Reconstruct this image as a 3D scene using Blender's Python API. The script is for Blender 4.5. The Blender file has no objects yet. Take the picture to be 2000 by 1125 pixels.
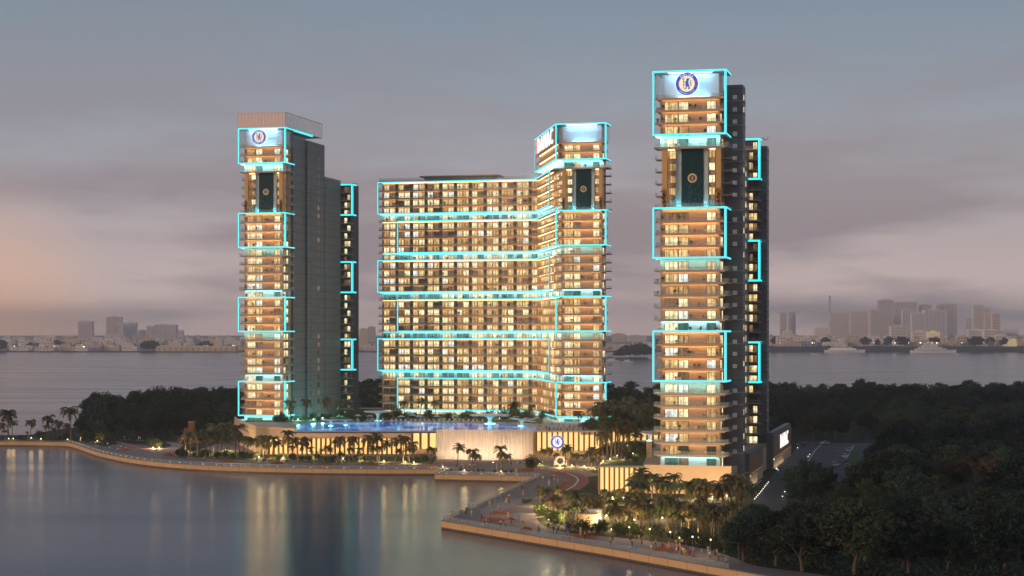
import bpy, bmesh, math, random
from mathutils import Vector, Matrix
from mathutils.geometry import tessellate_polygon
R = math.radians
rnd = random.Random(7)
sc = bpy.context.scene
COL = sc.collection
F, CX, HY, CZ = 3500.0, 1000.0, 650.0, 48.0          # lens and station point of the photograph
ZP = 1.8                                             # promenade level above the water

def ground(px, py, z=ZP):
    Y = (CZ - z) * F / (py - HY)
    return Vector(((px - CX) / F * Y, Y, z))
def at(px, Y, z=ZP):
    return Vector(((px - CX) / F * Y, Y, z))

# ---------------------------------------------------------------- naming
def ordn(n):
    w = ['first', 'second', 'third', 'fourth', 'fifth', 'sixth', 'seventh', 'eighth', 'ninth', 'tenth', 'eleventh', 'twelfth',
         'thirteenth', 'fourteenth', 'fifteenth', 'sixteenth', 'seventeenth', 'eighteenth', 'nineteenth']
    if n <= 19: return w[n - 1]
    t = ['', '', 'twenty', 'thirty', 'forty', 'fifty', 'sixty', 'seventy', 'eighty', 'ninety']
    te = ['', '', 'twentieth', 'thirtieth', 'fortieth', 'fiftieth', 'sixtieth', 'seventieth', 'eightieth', 'ninetieth']
    if n >= 100: return 'hundred-and-' + ordn(n - 100) if n > 100 else 'hundredth'
    return te[n // 10] if n % 10 == 0 else t[n // 10] + '-' + w[n % 10 - 1]
def tag(o, label=None, cat=None, group=None, kind=None):
    if label: o['label'] = label
    if cat: o['category'] = cat
    if group: o['group'] = group
    if kind: o['kind'] = kind
    return o
def thing(name, label, cat, loc=(0, 0, 0), rz=0, group=None, sc_=1):
    o = bpy.data.objects.new(name, None); COL.objects.link(o)
    o.location = loc; o.rotation_euler = (0, 0, rz); o.scale = (sc_,) * 3
    o.empty_display_size = .2
    return tag(o, label, cat, group)
def copy_tree(o, parent=None):
    c = o.copy(); COL.objects.link(c)
    if parent is not None: c.parent = parent
    for ch in list(o.children): copy_tree(ch, c)
    return c

# ---------------------------------------------------------------- materials
def new_mat(name):
    m = bpy.data.materials.new(name); m.use_nodes = True
    return m, m.node_tree.nodes, m.node_tree.links
def mat(name, col, rough=.7, var=.15, scale=.6, metal=0, bump=0, stretch=(1, 1, 1), spec=.3, per=0):
    m, n, l = new_mat(name); b = n['Principled BSDF']
    b.inputs['Roughness'].default_value = rough; b.inputs['Metallic'].default_value = metal
    b.inputs['Specular IOR Level'].default_value = spec
    tc = n.new('ShaderNodeTexCoord'); mp = n.new('ShaderNodeMapping'); mp.inputs['Scale'].default_value = stretch
    nz = n.new('ShaderNodeTexNoise'); nz.inputs['Scale'].default_value = scale; nz.inputs['Detail'].default_value = 4
    mx = n.new('ShaderNodeMix'); mx.data_type = 'RGBA'
    mx.inputs['A'].default_value = (*[max(0, c * (1 - var)) for c in col], 1)
    mx.inputs['B'].default_value = (*[min(1, c * (1 + var)) for c in col], 1)
    l.new(tc.outputs['Object'], mp.inputs['Vector']); l.new(mp.outputs['Vector'], nz.inputs['Vector'])
    l.new(nz.outputs['Fac'], mx.inputs['Factor']); l.new(mx.outputs['Result'], b.inputs['Base Color'])
    if per:
        oi = n.new('ShaderNodeObjectInfo'); mr = n.new('ShaderNodeMapRange'); mr.inputs[3].default_value = 1 - per; mr.inputs[4].default_value = 1 + per
        hs = n.new('ShaderNodeHueSaturation'); l.new(oi.outputs['Random'], mr.inputs[0]); l.new(mr.outputs[0], hs.inputs['Value'])
        l.new(mx.outputs['Result'], hs.inputs['Color']); l.new(hs.outputs['Color'], b.inputs['Base Color'])
    if bump:
        bp = n.new('ShaderNodeBump'); bp.inputs['Strength'].default_value = bump
        l.new(nz.outputs['Fac'], bp.inputs['Height']); l.new(bp.outputs['Normal'], b.inputs['Normal'])
    return m
def emit(name, col, strength, sample='AUTO'):
    m, n, l = new_mat(name); b = n['Principled BSDF']
    b.inputs['Base Color'].default_value = (*[c * .12 for c in col], 1)
    b.inputs['Emission Color'].default_value = (*col, 1); b.inputs['Emission Strength'].default_value = strength
    b.inputs['Roughness'].default_value = .6
    m.cycles.emission_sampling = sample
    return m
def pane(name, col, strength, contrast=.6, curtain=1.8):
    """lit room behind curtains: vertical folds and a brighter or darker patch from flat to flat"""
    m, n, l = new_mat(name); b = n['Principled BSDF']
    g = n.new('ShaderNodeNewGeometry')
    mp = n.new('ShaderNodeMapping'); mp.inputs['Scale'].default_value = (curtain, curtain, .12)
    nz = n.new('ShaderNodeTexNoise'); nz.inputs['Scale'].default_value = 1; nz.inputs['Detail'].default_value = 3
    n2 = n.new('ShaderNodeTexNoise'); n2.inputs['Scale'].default_value = .9; n2.inputs['Detail'].default_value = 2
    mr = n.new('ShaderNodeMapRange'); mr.inputs[1].default_value = .35; mr.inputs[2].default_value = .65
    mr.inputs[3].default_value = 1 - contrast; mr.inputs[4].default_value = 1 + contrast * .35
    mr2 = n.new('ShaderNodeMapRange'); mr2.inputs[1].default_value = .3; mr2.inputs[2].default_value = .7
    mr2.inputs[3].default_value = .55 * strength; mr2.inputs[4].default_value = 1.3 * strength
    mu = n.new('ShaderNodeMath'); mu.operation = 'MULTIPLY'
    l.new(g.outputs['Position'], mp.inputs['Vector']); l.new(mp.outputs['Vector'], nz.inputs['Vector'])
    l.new(g.outputs['Position'], n2.inputs['Vector'])
    l.new(nz.outputs['Fac'], mr.inputs[0]); l.new(n2.outputs['Fac'], mr2.inputs[0])
    l.new(mr.outputs[0], mu.inputs[0]); l.new(mr2.outputs[0], mu.inputs[1])
    b.inputs['Base Color'].default_value = (.05, .05, .05, 1); b.inputs['Roughness'].default_value = .15
    b.inputs['Emission Color'].default_value = (*col, 1); l.new(mu.outputs[0], b.inputs['Emission Strength'])
    m.cycles.emission_sampling = 'NONE'
    return m
def glass(name, col, alpha, rough=.08):
    m, n, l = new_mat(name); b = n['Principled BSDF']
    t = n.new('ShaderNodeBsdfTransparent'); mx = n.new('ShaderNodeMixShader'); mx.inputs[0].default_value = alpha
    t.inputs['Color'].default_value = (.93, .96, .96, 1)
    b.inputs['Base Color'].default_value = (*col, 1); b.inputs['Roughness'].default_value = rough
    l.new(t.outputs[0], mx.inputs[1]); l.new(b.outputs[0], mx.inputs[2])
    l.new(mx.outputs[0], n['Material Output'].inputs['Surface'])
    return m

M = {}
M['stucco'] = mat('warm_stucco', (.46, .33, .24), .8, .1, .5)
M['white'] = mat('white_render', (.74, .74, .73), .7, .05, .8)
M['alu'] = mat('pale_aluminium', (.62, .65, .66), .35, .05, 2)
M['fascia'] = mat('warm_brown_fascia', (.52, .33, .20), .55, .12, .7)  # warmer brown than the balcony concrete
M['slabgrey'] = mat('balcony_concrete', (.42, .35, .29), .75, .12, .7)
M['dark'] = mat('charcoal_cladding', (.165, .163, .175), .5, .18, .12, stretch=(1, 1, 4))
M['darker'] = mat('black_cladding', (.085, .082, .09), .5, .2, .3)
M['joint'] = mat('cladding_joint', (.03, .03, .034), .8, .1, 1)
M['ledge'] = mat('pale_ledge', (.40, .38, .38), .6, .1, 1)
M['gold'] = mat('bronze_column', (.62, .38, .14), .45, .1, .8)
M['frame'] = mat('window_frame', (.10, .09, .085), .4, .1, 2)
M['rail'] = glass('balustrade_glass', (.55, .62, .62), .16)
M['screen'] = glass('rosy_screen', (.92, .74, .66), .70, .4)
M['screen2'] = glass('side_screen', (.85, .66, .60), .10, .4)
M['fin'] = mat('screen_mullion', (.70, .62, .60), .5, .05, 1)
M['crownglass'] = glass('crown_glass', (.75, .85, .95), .10, .05)
M['led'] = emit('cyan_led', (.035, .66, .72), 1.6)
M['soffit'] = emit('cyan_soffit_lamp', (.20, .88, 1.0), 24)
M['soffit_dim'] = emit('dim_soffit_lamp', (.20, .88, 1.0), 6)
M['crownlamp'] = emit('crown_lamp', (.24, .62, 1.0), 50)
M['cyanstrip'] = emit('cyan_downlight', (.20, .88, 1.0), 26)
M['warmstrip'] = emit('warm_downlight', (1.0, .58, .22), 17)
M['warmdim'] = emit('soft_downlight', (1.0, .60, .25), 10)
M['washlamp'] = emit('teal_wash_lamp', (.2, .9, 1.0), 30)
M['p_white'] = pane('bright_room', (1.0, .82, .46), 1.25, .5)
M['p_warm'] = pane('warm_room', (1.0, .67, .28), .95, .65)
M['p_gold'] = pane('golden_curtain', (1.0, .55, .19), .62, .75, 2.6)
M['p_dim'] = pane('dim_room', (.55, .30, .13), .35, .7)
M['p_teal'] = pane('teal_room', (.30, .75, .68), .35, .7)
M['p_cool'] = pane('cool_room', (.95, .95, .82), 1.1, .5)
M['p_dark'] = mat('unlit_pane', (.05, .06, .07), .1, .3, 1, spec=.5)
M['p_green'] = pane('green_curtain', (.02, .26, .20), .35, .6, 2.2)
M['teal_panel'] = mat('dark_teal_panel', (.004, .040, .050), .22, .6, .35, stretch=(2, 2, .4), spec=.15)
M['fallside'] = mat('pale_fall_glass', (.45, .58, .62), .2, .35, .8, stretch=(2, 2, .5))
M['sparkle'] = mat('sparkling_water', (.05, .20, .20), .25, .6, 1.5, stretch=(2, 2, .4))
M['pot'] = mat('grey_pot', (.30, .28, .27), .7, .1, 2)
M['leaf'] = mat('house_leaf', (.045, .075, .03), .6, .4, 3)
M['redleaf'] = mat('red_leaf', (.20, .035, .025), .6, .5, 2)
M['cushion'] = mat('pale_cushion', (.60, .55, .48), .8, .1, 3)
M['sand'] = mat('sandstone_wall', (.56, .43, .31), .8, .12, .25, bump=.1)
M['quay'] = mat('ochre_quay_stone', (.68, .45, .23), .85, .16, .12, bump=.15, stretch=(1, 1, 2.5))
M['wetstone'] = mat('wet_stone', (.16, .11, .07), .4, .4, .3)
M['coping'] = mat('grey_coping', (.30, .26, .25), .8, .15, .6)
M['backlit'] = emit('backlit_panel', (1.0, .63, .22), 1.05)
M['backlit2'] = emit('soft_backlit_panel', (1.0, .55, .17), 1.25)
M['brownfin'] = mat('brown_fin', (.20, .09, .04), .6, .15, .5)
M['fallwall'] = mat('wet_travertine', (.60, .50, .41), .35, .3, .9, bump=.25, stretch=(2.2, 2.2, .10), spec=.5)
M['pave'] = mat('mauve_paving', (.23, .19, .185), .75, .2, .35)
M['pale_pave'] = mat('pale_paving', (.34, .27, .24), .75, .15, .3)
M['track'] = mat('red_track', (.32, .10, .085), .8, .15, .3)
M['paint'] = mat('white_paint', (.72, .70, .66), .6, .08, 2)
M['asphalt'] = mat('asphalt', (.055, .056, .064), .75, .2, .3)
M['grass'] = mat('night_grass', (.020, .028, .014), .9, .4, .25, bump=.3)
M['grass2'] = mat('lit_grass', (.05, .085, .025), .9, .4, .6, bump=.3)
M['deck'] = mat('deck_tiles', (.33, .29, .28), .6, .12, .4)
M['bark'] = mat('pale_bark', (.12, .09, .07), .9, .3, 2, stretch=(1, 1, .3))
M['palmbark'] = mat('palm_bark', (.12, .09, .068), .9, .35, 3, stretch=(.3, .3, 4))
M['leaves'] = mat('dark_leaves', (.019, .043, .030), .6, .6, .35, spec=.2, per=.55)
M['leaves2'] = mat('olive_leaves', (.038, .056, .028), .6, .6, .35, spec=.2, per=.5)
M['leaves3'] = mat('brown_leaves', (.095, .060, .032), .6, .5, .35, spec=.2, per=.4)
M['bushleaf'] = mat('bush_leaves', (.055, .085, .025), .6, .5, .8, spec=.2)
M['palm'] = mat('palm_frond', (.105, .120, .040), .5, .5, .5, spec=.3, per=.35)
M['palm2'] = mat('dry_frond', (.14, .11, .042), .5, .5, .5, spec=.3, per=.35)
M['orange'] = mat('orange_bench', (.34, .12, .05), .6, .12, 1)
M['pole'] = mat('lamp_pole', (.16, .16, .17), .4, .1, 2, metal=.6)
M['steel'] = mat('brushed_rail', (.46, .43, .42), .35, .1, 2, metal=.4)
M['globe'] = emit('lit_globe', (1.0, .78, .45), 2.6)
M['gardenlamp'] = emit('garden_lamp', (1.0, .80, .42), 5)
M['coolamp'] = emit('cool_marker', (1.0, .97, .85), 2.2)
M['signwhite'] = emit('white_sign_light', (1.0, .97, .92), .95)
M['signback'] = mat('sign_backing', (.30, .22, .19), .7, .1, 1)
M['signred'] = emit('red_sign_light', (.85, .16, .14), 1.0)
M['c_blue'] = emit('crest_blue', (.018, .075, .48), .9, 'NONE')
M['c_cream'] = emit('crest_cream', (1.0, .80, .46), .85, 'NONE')
M['c_white'] = emit('crest_white', (1.0, 1.0, 1.0), .95, 'NONE')
M['c_red'] = emit('crest_red', (.55, .01, .06), .9, 'NONE')
M['c_gold'] = mat('medallion_gold', (.85, .60, .22), .4, .1, 2)
M['c_navy'] = mat('medallion_blue', (.03, .08, .25), .4, .1, 2)
M['c_violet'] = emit('crest_violet', (.06, .035, .45), .9, 'NONE')

# ---------------------------------------------------------------- mesh builder
class MB:
    def __init__(s): s.v = []; s.f = []; s.m = []
    def face(s, pts, m=0):
        i = len(s.v); s.v += [tuple(p) for p in pts]; s.f.append(tuple(range(i, i + len(pts)))); s.m.append(m)
    def box(s, x0, x1, y0, y1, z0, z1, m=0):
        i = len(s.v)
        s.v += [(x0, y0, z0), (x1, y0, z0), (x1, y1, z0), (x0, y1, z0), (x0, y0, z1), (x1, y0, z1), (x1, y1, z1), (x0, y1, z1)]
        for q in ((0, 3, 2, 1), (4, 5, 6, 7), (0, 1, 5, 4), (1, 2, 6, 5), (2, 3, 7, 6), (3, 0, 4, 7)):
            s.f.append(tuple(i + k for k in q)); s.m.append(m)
        return s
    def prism(s, poly, z0, z1, m=0):
        """upright prism over a plan polygon (counter-clockwise)"""
        n = len(poly); i = len(s.v)
        s.v += [(p[0], p[1], z0) for p in poly] + [(p[0], p[1], z1) for p in poly]
        tris = tessellate_polygon([[Vector((p[0], p[1], 0)) for p in poly]])
        for t in tris:
            a, b, c = t
            A, B, Cc = poly[a], poly[b], poly[c]
            if (B[0] - A[0]) * (Cc[1] - A[1]) - (B[1] - A[1]) * (Cc[0] - A[0]) < 0: a, c = c, a
            s.f.append((i + n + a, i + n + b, i + n + c)); s.m.append(m)
            s.f.append((i + c, i + b, i + a)); s.m.append(m)
        for k in range(n):
            j = (k + 1) % n
            s.f.append((i + k, i + j, i + n + j, i + n + k)); s.m.append(m)
        return s
    def wall(s, a, b, t, z0, z1, m=0):
        """slab wall from plan point a to b, thickness t to its left"""
        d = Vector((b[0] - a[0], b[1] - a[1])).normalized(); nrm = Vector((-d.y, d.x)) * t
        return s.prism([a, b, (b[0] + nrm.x, b[1] + nrm.y), (a[0] + nrm.x, a[1] + nrm.y)], z0, z1, m)
    def plate(s, poly, y0, y1, m=0):
        """x-z outline extruded along y (for emblems)"""
        n = len(poly); i = len(s.v)
        s.v += [(p[0], y0, p[1]) for p in poly] + [(p[0], y1, p[1]) for p in poly]
        for a, b, c in tessellate_polygon([[Vector((p[0], p[1], 0)) for p in poly]]):
            s.f.append((i + a, i + b, i + c)); s.m.append(m)
            s.f.append((i + n + c, i + n + b, i + n + a)); s.m.append(m)
        for k in range(n):
            j = (k + 1) % n
            s.f.append((i + k, i + n + k, i + n + j, i + j)); s.m.append(m)
        return s
    def tube(s, pts, rs, n=6, m=0, cap=True):
        pts = [Vector(p) for p in pts]; base = len(s.v)
        for k, p in enumerate(pts):
            d = (pts[min(k + 1, len(pts) - 1)] - pts[max(k - 1, 0)]).normalized()
            a = d.cross(Vector((0, 1, 0)) if abs(d.y) < .9 else Vector((1, 0, 0))).normalized(); b = d.cross(a)
            r = rs[k] if isinstance(rs, (list, tuple)) else rs
            for q in range(n):
                t = 2 * math.pi * q / n
                s.v.append(tuple(p + a * math.cos(t) * r + b * math.sin(t) * r))
        for k in range(len(pts) - 1):
            for q in range(n):
                s.f.append((base + k * n + q, base + k * n + (q + 1) % n, base + (k + 1) * n + (q + 1) % n, base + (k + 1) * n + q)); s.m.append(m)
        if cap:
            s.f.append(tuple(base + q for q in range(n))); s.m.append(m)
            s.f.append(tuple(base + (len(pts) - 1) * n + q for q in reversed(range(n)))); s.m.append(m)
        return s
    def lathe(s, prof, n=12, m=0, c=(0, 0, 0)):
        base = len(s.v)
        for r, z in prof:
            for q in range(n):
                t = 2 * math.pi * q / n
                s.v.append((c[0] + r * math.cos(t), c[1] + r * math.sin(t), c[2] + z))
        for k in range(len(prof) - 1):
            for q in range(n):
                s.f.append((base + k * n + q, base + k * n + (q + 1) % n, base + (k + 1) * n + (q + 1) % n, base + (k + 1) * n + q)); s.m.append(m)
        return s
    def mesh(s, name, mats):
        me = bpy.data.meshes.new(name)
        me.from_pydata(s.v, [], s.f)
        for x in (mats if isinstance(mats, (list, tuple)) else [mats]): me.materials.append(x)
        me.polygons.foreach_set('material_index', s.m)
        me.update()
        return me
    def build(s, name, mats, parent=None, smooth=False):
        me = s.mesh(name, mats)
        if smooth: me.polygons.foreach_set('use_smooth', [True] * len(me.polygons))
        o = bpy.data.objects.new(name, me); COL.objects.link(o)
        if parent is not None: o.parent = parent
        return o
def link(name, me, parent=None, loc=None):
    o = bpy.data.objects.new(name, me); COL.objects.link(o)
    if parent is not None: o.parent = parent
    if loc is not None: o.location = loc
    return o
def structure(o): o['kind'] = 'structure'; return o

# ================================================================ CAMERA, SKY, SUN
cd = bpy.data.cameras.new('camera'); cam = bpy.data.objects.new('camera', cd); COL.objects.link(cam)
cam.location = (0, 0, CZ); cam.rotation_euler = (R(90), 0, 0)
cd.sensor_width = 36; cd.lens = F / 2000 * 36; cd.shift_y = (HY - 562.5) / 2000
cd.clip_start = 1; cd.clip_end = 40000
sc.camera = cam
w = bpy.data.worlds.new('World'); sc.world = w; w.use_nodes = True
n, l = w.node_tree.nodes, w.node_tree.links
bg = n['Background']
tc = n.new('ShaderNodeTexCoord'); sep = n.new('ShaderNodeSeparateXYZ'); l.new(tc.outputs['Generated'], sep.inputs[0])
def ramp(stops):
    r = n.new('ShaderNodeValToRGB'); e = r.color_ramp.elements
    while len(e) > 1: e.remove(e[0])
    e[0].position = stops[0][0]; e[0].color = (*stops[0][1], 1)
    for p, c in stops[1:]:
        k = e.new(p); k.color = (*c, 1)
    return r
# vertical course of the dusk sky (0 = horizon, .19 = top of the picture, 1 = overhead)
rs = ramp([(0.0, (.68, .50, .46)), (.02, (.59, .455, .43)), (.05, (.41, .345, .355)), (.09, (.30, .288, .33)), (.13, (.225, .25, .302)),
           (.18, (.165, .215, .280)), (.30, (.135, .175, .24)), (1.0, (.085, .12, .18))])
l.new(sep.outputs['Z'], rs.inputs[0])
# warm afterglow low on the left, streaky mauve cloud
nm = n.new('ShaderNodeMapping'); nm.inputs['Scale'].default_value = (2.6, 2.6, 15); nm.inputs['Location'].default_value = (.3, .1, .55)
l.new(tc.outputs['Generated'], nm.inputs['Vector'])
cl = n.new('ShaderNodeTexNoise'); cl.inputs['Scale'].default_value = 1.6; cl.inputs['Detail'].default_value = 6; cl.inputs['Roughness'].default_value = .55
l.new(nm.outputs['Vector'], cl.inputs['Vector'])
cr = n.new('ShaderNodeMapRange'); cr.inputs[1].default_value = .45; cr.inputs[2].default_value = .62; cr.inputs[3].default_value = 0; cr.inputs[4].default_value = .8
l.new(cl.outputs['Fac'], cr.inputs[0])
low = n.new('ShaderNodeMapRange'); low.inputs[1].default_value = .06; low.inputs[2].default_value = .17; low.inputs[3].default_value = 1; low.inputs[4].default_value = .25
l.new(sep.outputs['Z'], low.inputs[0])
cm = n.new('ShaderNodeMath'); cm.operation = 'MULTIPLY'; l.new(cr.outputs[0], cm.inputs[0]); l.new(low.outputs[0], cm.inputs[1])
mx = n.new('ShaderNodeMix'); mx.data_type = 'RGBA'; l.new(cm.outputs[0], mx.inputs['Factor']); l.new(rs.outputs[0], mx.inputs['A'])
mx.inputs['B'].default_value = (.215, .182, .208, 1)
gd = n.new('ShaderNodeVectorMath'); gd.operation = 'DOT_PRODUCT'
g0 = Vector((-.31, .95, .008)).normalized(); gd.inputs[1].default_value = g0
nv = n.new('ShaderNodeVectorMath'); nv.operation = 'NORMALIZE'; l.new(tc.outputs['Generated'], nv.inputs[0]); l.new(nv.outputs[0], gd.inputs[0])
gr = n.new('ShaderNodeMapRange'); gr.interpolation_type = 'SMOOTHSTEP'; gr.inputs[1].default_value = .9945; gr.inputs[2].default_value = 1.0; gr.inputs[3].default_value = 0; gr.inputs[4].default_value = .75
l.new(gd.outputs['Value'], gr.inputs[0])
lo2 = n.new('ShaderNodeMapRange'); lo2.inputs[1].default_value = 0; lo2.inputs[2].default_value = .10; lo2.inputs[3].default_value = 1; lo2.inputs[4].default_value = 0
l.new(sep.outputs['Z'], lo2.inputs[0])
gm = n.new('ShaderNodeMath'); gm.operation = 'MULTIPLY'; l.new(gr.outputs[0], gm.inputs[0]); l.new(lo2.outputs[0], gm.inputs[1])
mg = n.new('ShaderNodeMix'); mg.data_type = 'RGBA'; l.new(gm.outputs[0], mg.inputs['Factor']); l.new(mx.outputs['Result'], mg.inputs['A'])
mg.inputs['B'].default_value = (.78, .42, .24, 1)
SUN_EL, SUN_DIR = 7.0, Vector((-.80, -.59, 0)).normalized()
sky = n.new('ShaderNodeTexSky'); sky.sky_type = 'NISHITA'; sky.sun_disc = False
sky.sun_elevation = R(SUN_EL); sky.sun_rotation = math.atan2(SUN_DIR.x, SUN_DIR.y); sky.air_density = 1.5; sky.dust_density = 3
sm = n.new('ShaderNodeMix'); sm.data_type = 'RGBA'; sm.blend_type = 'ADD'; sm.inputs['Factor'].default_value = .01
l.new(mg.outputs['Result'], sm.inputs['A']); l.new(sky.outputs[0], sm.inputs['B'])
l.new(sm.outputs['Result'], bg.inputs['Color']); bg.inputs['Strength'].default_value = 1.0
sd = bpy.data.lights.new('sun', 'SUN'); so = bpy.data.objects.new('sun', sd); COL.objects.link(so)
sd.energy = 1.15; sd.angle = R(9); sd.color = (1.0, .62, .38)
tosun = Vector((SUN_DIR.x * math.cos(R(SUN_EL)), SUN_DIR.y * math.cos(R(SUN_EL)), math.sin(R(SUN_EL))))
so.rotation_euler = tosun.to_track_quat('Z', 'Y').to_euler()

# ================================================================ WATER, LAND, PAVING
wm, n, l = new_mat('lagoon_water'); b = n['Principled BSDF']
b.inputs['Base Color'].default_value = (.035, .095, .150, 1); b.inputs['Roughness'].default_value = .13; b.inputs['IOR'].default_value = 1.11
g = n.new('ShaderNodeNewGeometry'); mp = n.new('ShaderNodeMapping'); mp.inputs['Scale'].default_value = (.7, 1.5, 1)
l.new(g.outputs['Position'], mp.inputs['Vector'])
nz = n.new('ShaderNodeTexNoise'); nz.inputs['Scale'].default_value = 1; nz.inputs['Detail'].default_value = 4; l.new(mp.outputs[0], nz.inputs['Vector'])
mp2 = n.new('ShaderNodeMapping'); mp2.inputs['Scale'].default_value = (.006, .02, 1); l.new(g.outputs['Position'], mp2.inputs['Vector'])
n2 = n.new('ShaderNodeTexNoise'); n2.inputs['Scale'].default_value = 1; n2.inputs['Detail'].default_value = 3; l.new(mp2.outputs[0], n2.inputs['Vector'])
rr = n.new('ShaderNodeMapRange'); rr.inputs[1].default_value = .35; rr.inputs[2].default_value = .7; rr.inputs[3].default_value = .11; rr.inputs[4].default_value = .17
l.new(n2.outputs['Fac'], rr.inputs[0]); l.new(rr.outputs[0], b.inputs['Roughness'])
bp = n.new('ShaderNodeBump'); bp.inputs['Strength'].default_value = .09; bp.inputs['Distance'].default_value = .5
l.new(nz.outputs['Fac'], bp.inputs['Height']); l.new(bp.outputs['Normal'], b.inputs['Normal'])
mb = MB(); mb.face([(-6000, -400, 0), (6000, -400, 0), (6000, 5200, 0), (-6000, 5200, 0)])
structure(mb.build('water', wm))

def flat(name, pts, z, m):
    """a level sheet from plan points"""
    me = bpy.data.meshes.new(name); vs = [(p[0], p[1], z) for p in pts]
    tr = []
    for t in tessellate_polygon([[Vector((p[0], p[1], 0)) for p in pts]]):
        a, b_, c = t; A, B, C_ = vs[a], vs[b_], vs[c]
        tr.append((a, b_, c) if (B[0] - A[0]) * (C_[1] - A[1]) - (B[1] - A[1]) * (C_[0] - A[0]) > 0 else (c, b_, a))
    me.from_pydata(vs, [], tr); me.materials.append(m); me.update()
    o = bpy.data.objects.new(name, me); COL.objects.link(o)
    return structure(o)
def gp(lst, z=ZP): return [ground(a, c, z) for a, c in lst]
def smooth_line(pts, k=6):
    out = []
    for i in range(len(pts) - 1):
        p0, p1, p2, p3 = pts[max(i - 1, 0)], pts[i], pts[i + 1], pts[min(i + 2, len(pts) - 1)]
        for j in range(k):
            t = j / k
            out.append(tuple(.5 * ((2 * b) + (-a + c) * t + (2 * a - 5 * b + 4 * c - d) * t * t + (-a + 3 * b - 3 * c + d) * t ** 3) for a, b, c, d in zip(p0, p1, p2, p3)))
    return out + [tuple(pts[-1])]
qa = gp([(-80, 862), (0, 862.5), (70, 863), (130, 864)])
qb = smooth_line([tuple(p) for p in gp([(130, 864), (150, 869), (175, 878), (205, 886.5), (260, 897), (330, 905), (420, 910.5), (560, 914.5), (700, 916.5), (868, 917)])], 4)
qc = gp([(868, 917), (849, 927), (1052, 931.5)])
qd = gp([(1052, 931.5), (862, 1018)])
qe = gp([(862, 1018), (1180, 1070), (1420, 1112.5)])
qf = gp([(1420, 1112.5), (1560, 1137), (1700, 1165)])
front = [tuple(p)[:2] for p in qa] + [tuple(p)[:2] for p in qb[1:]] + [tuple(p)[:2] for p in qc[1:]] + [tuple(p)[:2] for p in qd[1:]] + [tuple(p)[:2] for p in qe[1:]] + [tuple(p)[:2] for p in qf[1:]]
land = front + [(400, 300), (520, 700), (560, 1260), (150, 1300), (-80, 1150), (-190, 1010), at(100, 850)[:2], at(60, 812)[:2], at(-80, 806)[:2]]
flat('promenade', land, ZP, M['pave'])
# quay walls, one thing for each straight run or bend of the embankment
def quay(pts, label):
    pts = [tuple(p)[:2] for p in pts]
    t = thing('quay_wall', label, 'quay wall', (0, 0, 0), 0, 'quay walls along the water')
    a = MB(); c = MB()
    for p, q in zip(pts[:-1], pts[1:]):
        a.wall(p, q, 1.2, -2.0, ZP - .03)
        d = (Vector(q) - Vector(p)).normalized(); nn = Vector((d.y, -d.x)) * .12
        c.wall((p[0] + nn.x, p[1] + nn.y), (q[0] + nn.x, q[1] + nn.y), .75, ZP - .02, ZP + .16)
    wb = MB(); jt = MB()
    for p, q in zip(pts[:-1], pts[1:]):
        d = (Vector(q) - Vector(p)).normalized(); nn = Vector((d.y, -d.x))
        wb.wall((p[0] + nn.x * .03, p[1] + nn.y * .03), (q[0] + nn.x * .03, q[1] + nn.y * .03), .025, -1, .38)
        L = (Vector(q) - Vector(p)).length; k = 3.0
        while k < L:
            e_ = Vector(p) + d * k + nn * .012; jt.wall(tuple(e_), tuple(e_ + d * .07), .01, .39, ZP - .03); k += 6.5
    w_ = a.build('wall', M['quay'], t); c.build('coping', M['coping'], t); wb.build('stained_foot', M['wetstone'], t); jt.build('joint', M['joint'], w_)
quay(qa, 'straight ochre quay wall below the isolated palms on the narrow spit')
quay(qb, 'long curving ochre quay wall below the lit slatted podium')
quay(qc, 'short ochre quay wall with a step in front of the waterfall wall')
quay(qd, 'quay wall under the railing running back from the pointed promenade tip')
quay(qe, 'long ochre quay wall in front, from promenade tip to bottom edge')
quay(qf, 'last low stretch of quay wall beside the dark trees')

garden = smooth_line(gp([(1170, 928), (1120, 938), (1075, 962), (1050, 985), (1046, 1008), (1062, 1026), (1100, 1039), (1160, 1046), (1230, 1052), (1340, 1065), (1400, 1078), (1440, 1092), (1480, 1106), (1600, 1122), (1760, 1150)]), 4)
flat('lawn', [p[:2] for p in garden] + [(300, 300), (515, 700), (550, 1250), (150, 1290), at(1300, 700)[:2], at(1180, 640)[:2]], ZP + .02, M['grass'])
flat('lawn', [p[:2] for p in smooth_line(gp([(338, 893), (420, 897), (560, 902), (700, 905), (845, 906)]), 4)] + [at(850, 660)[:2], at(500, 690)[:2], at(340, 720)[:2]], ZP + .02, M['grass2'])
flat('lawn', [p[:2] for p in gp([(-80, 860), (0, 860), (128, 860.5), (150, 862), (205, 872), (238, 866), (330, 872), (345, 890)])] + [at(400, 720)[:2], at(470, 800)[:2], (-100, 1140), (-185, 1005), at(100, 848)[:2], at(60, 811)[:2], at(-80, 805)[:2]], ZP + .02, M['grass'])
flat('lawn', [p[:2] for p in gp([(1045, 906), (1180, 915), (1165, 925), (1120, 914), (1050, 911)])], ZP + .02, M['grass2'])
def ribbon(name, line, wid, z, m):
    line = [Vector(p[:2]) for p in line]; L, Rr = [], []
    for i, p in enumerate(line):
        d = (line[min(i + 1, len(line) - 1)] - line[max(i - 1, 0)]).normalized(); nn = Vector((-d.y, d.x)) * wid / 2
        L.append(p + nn); Rr.append(p - nn)
    mb = MB()
    for i in range(len(line) - 1):
        mb.face([(*Rr[i], z), (*Rr[i + 1], z), (*L[i + 1], z), (*L[i], z)])
    return structure(mb.build(name, m))
tr = smooth_line(gp([(1000, 914), (1060, 917), (1105, 924), (1128, 935), (1122, 948), (1100, 962), (1080, 985)]), 6)
ribbon('running_track', tr, 7, ZP + .045, M['track'])
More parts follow.
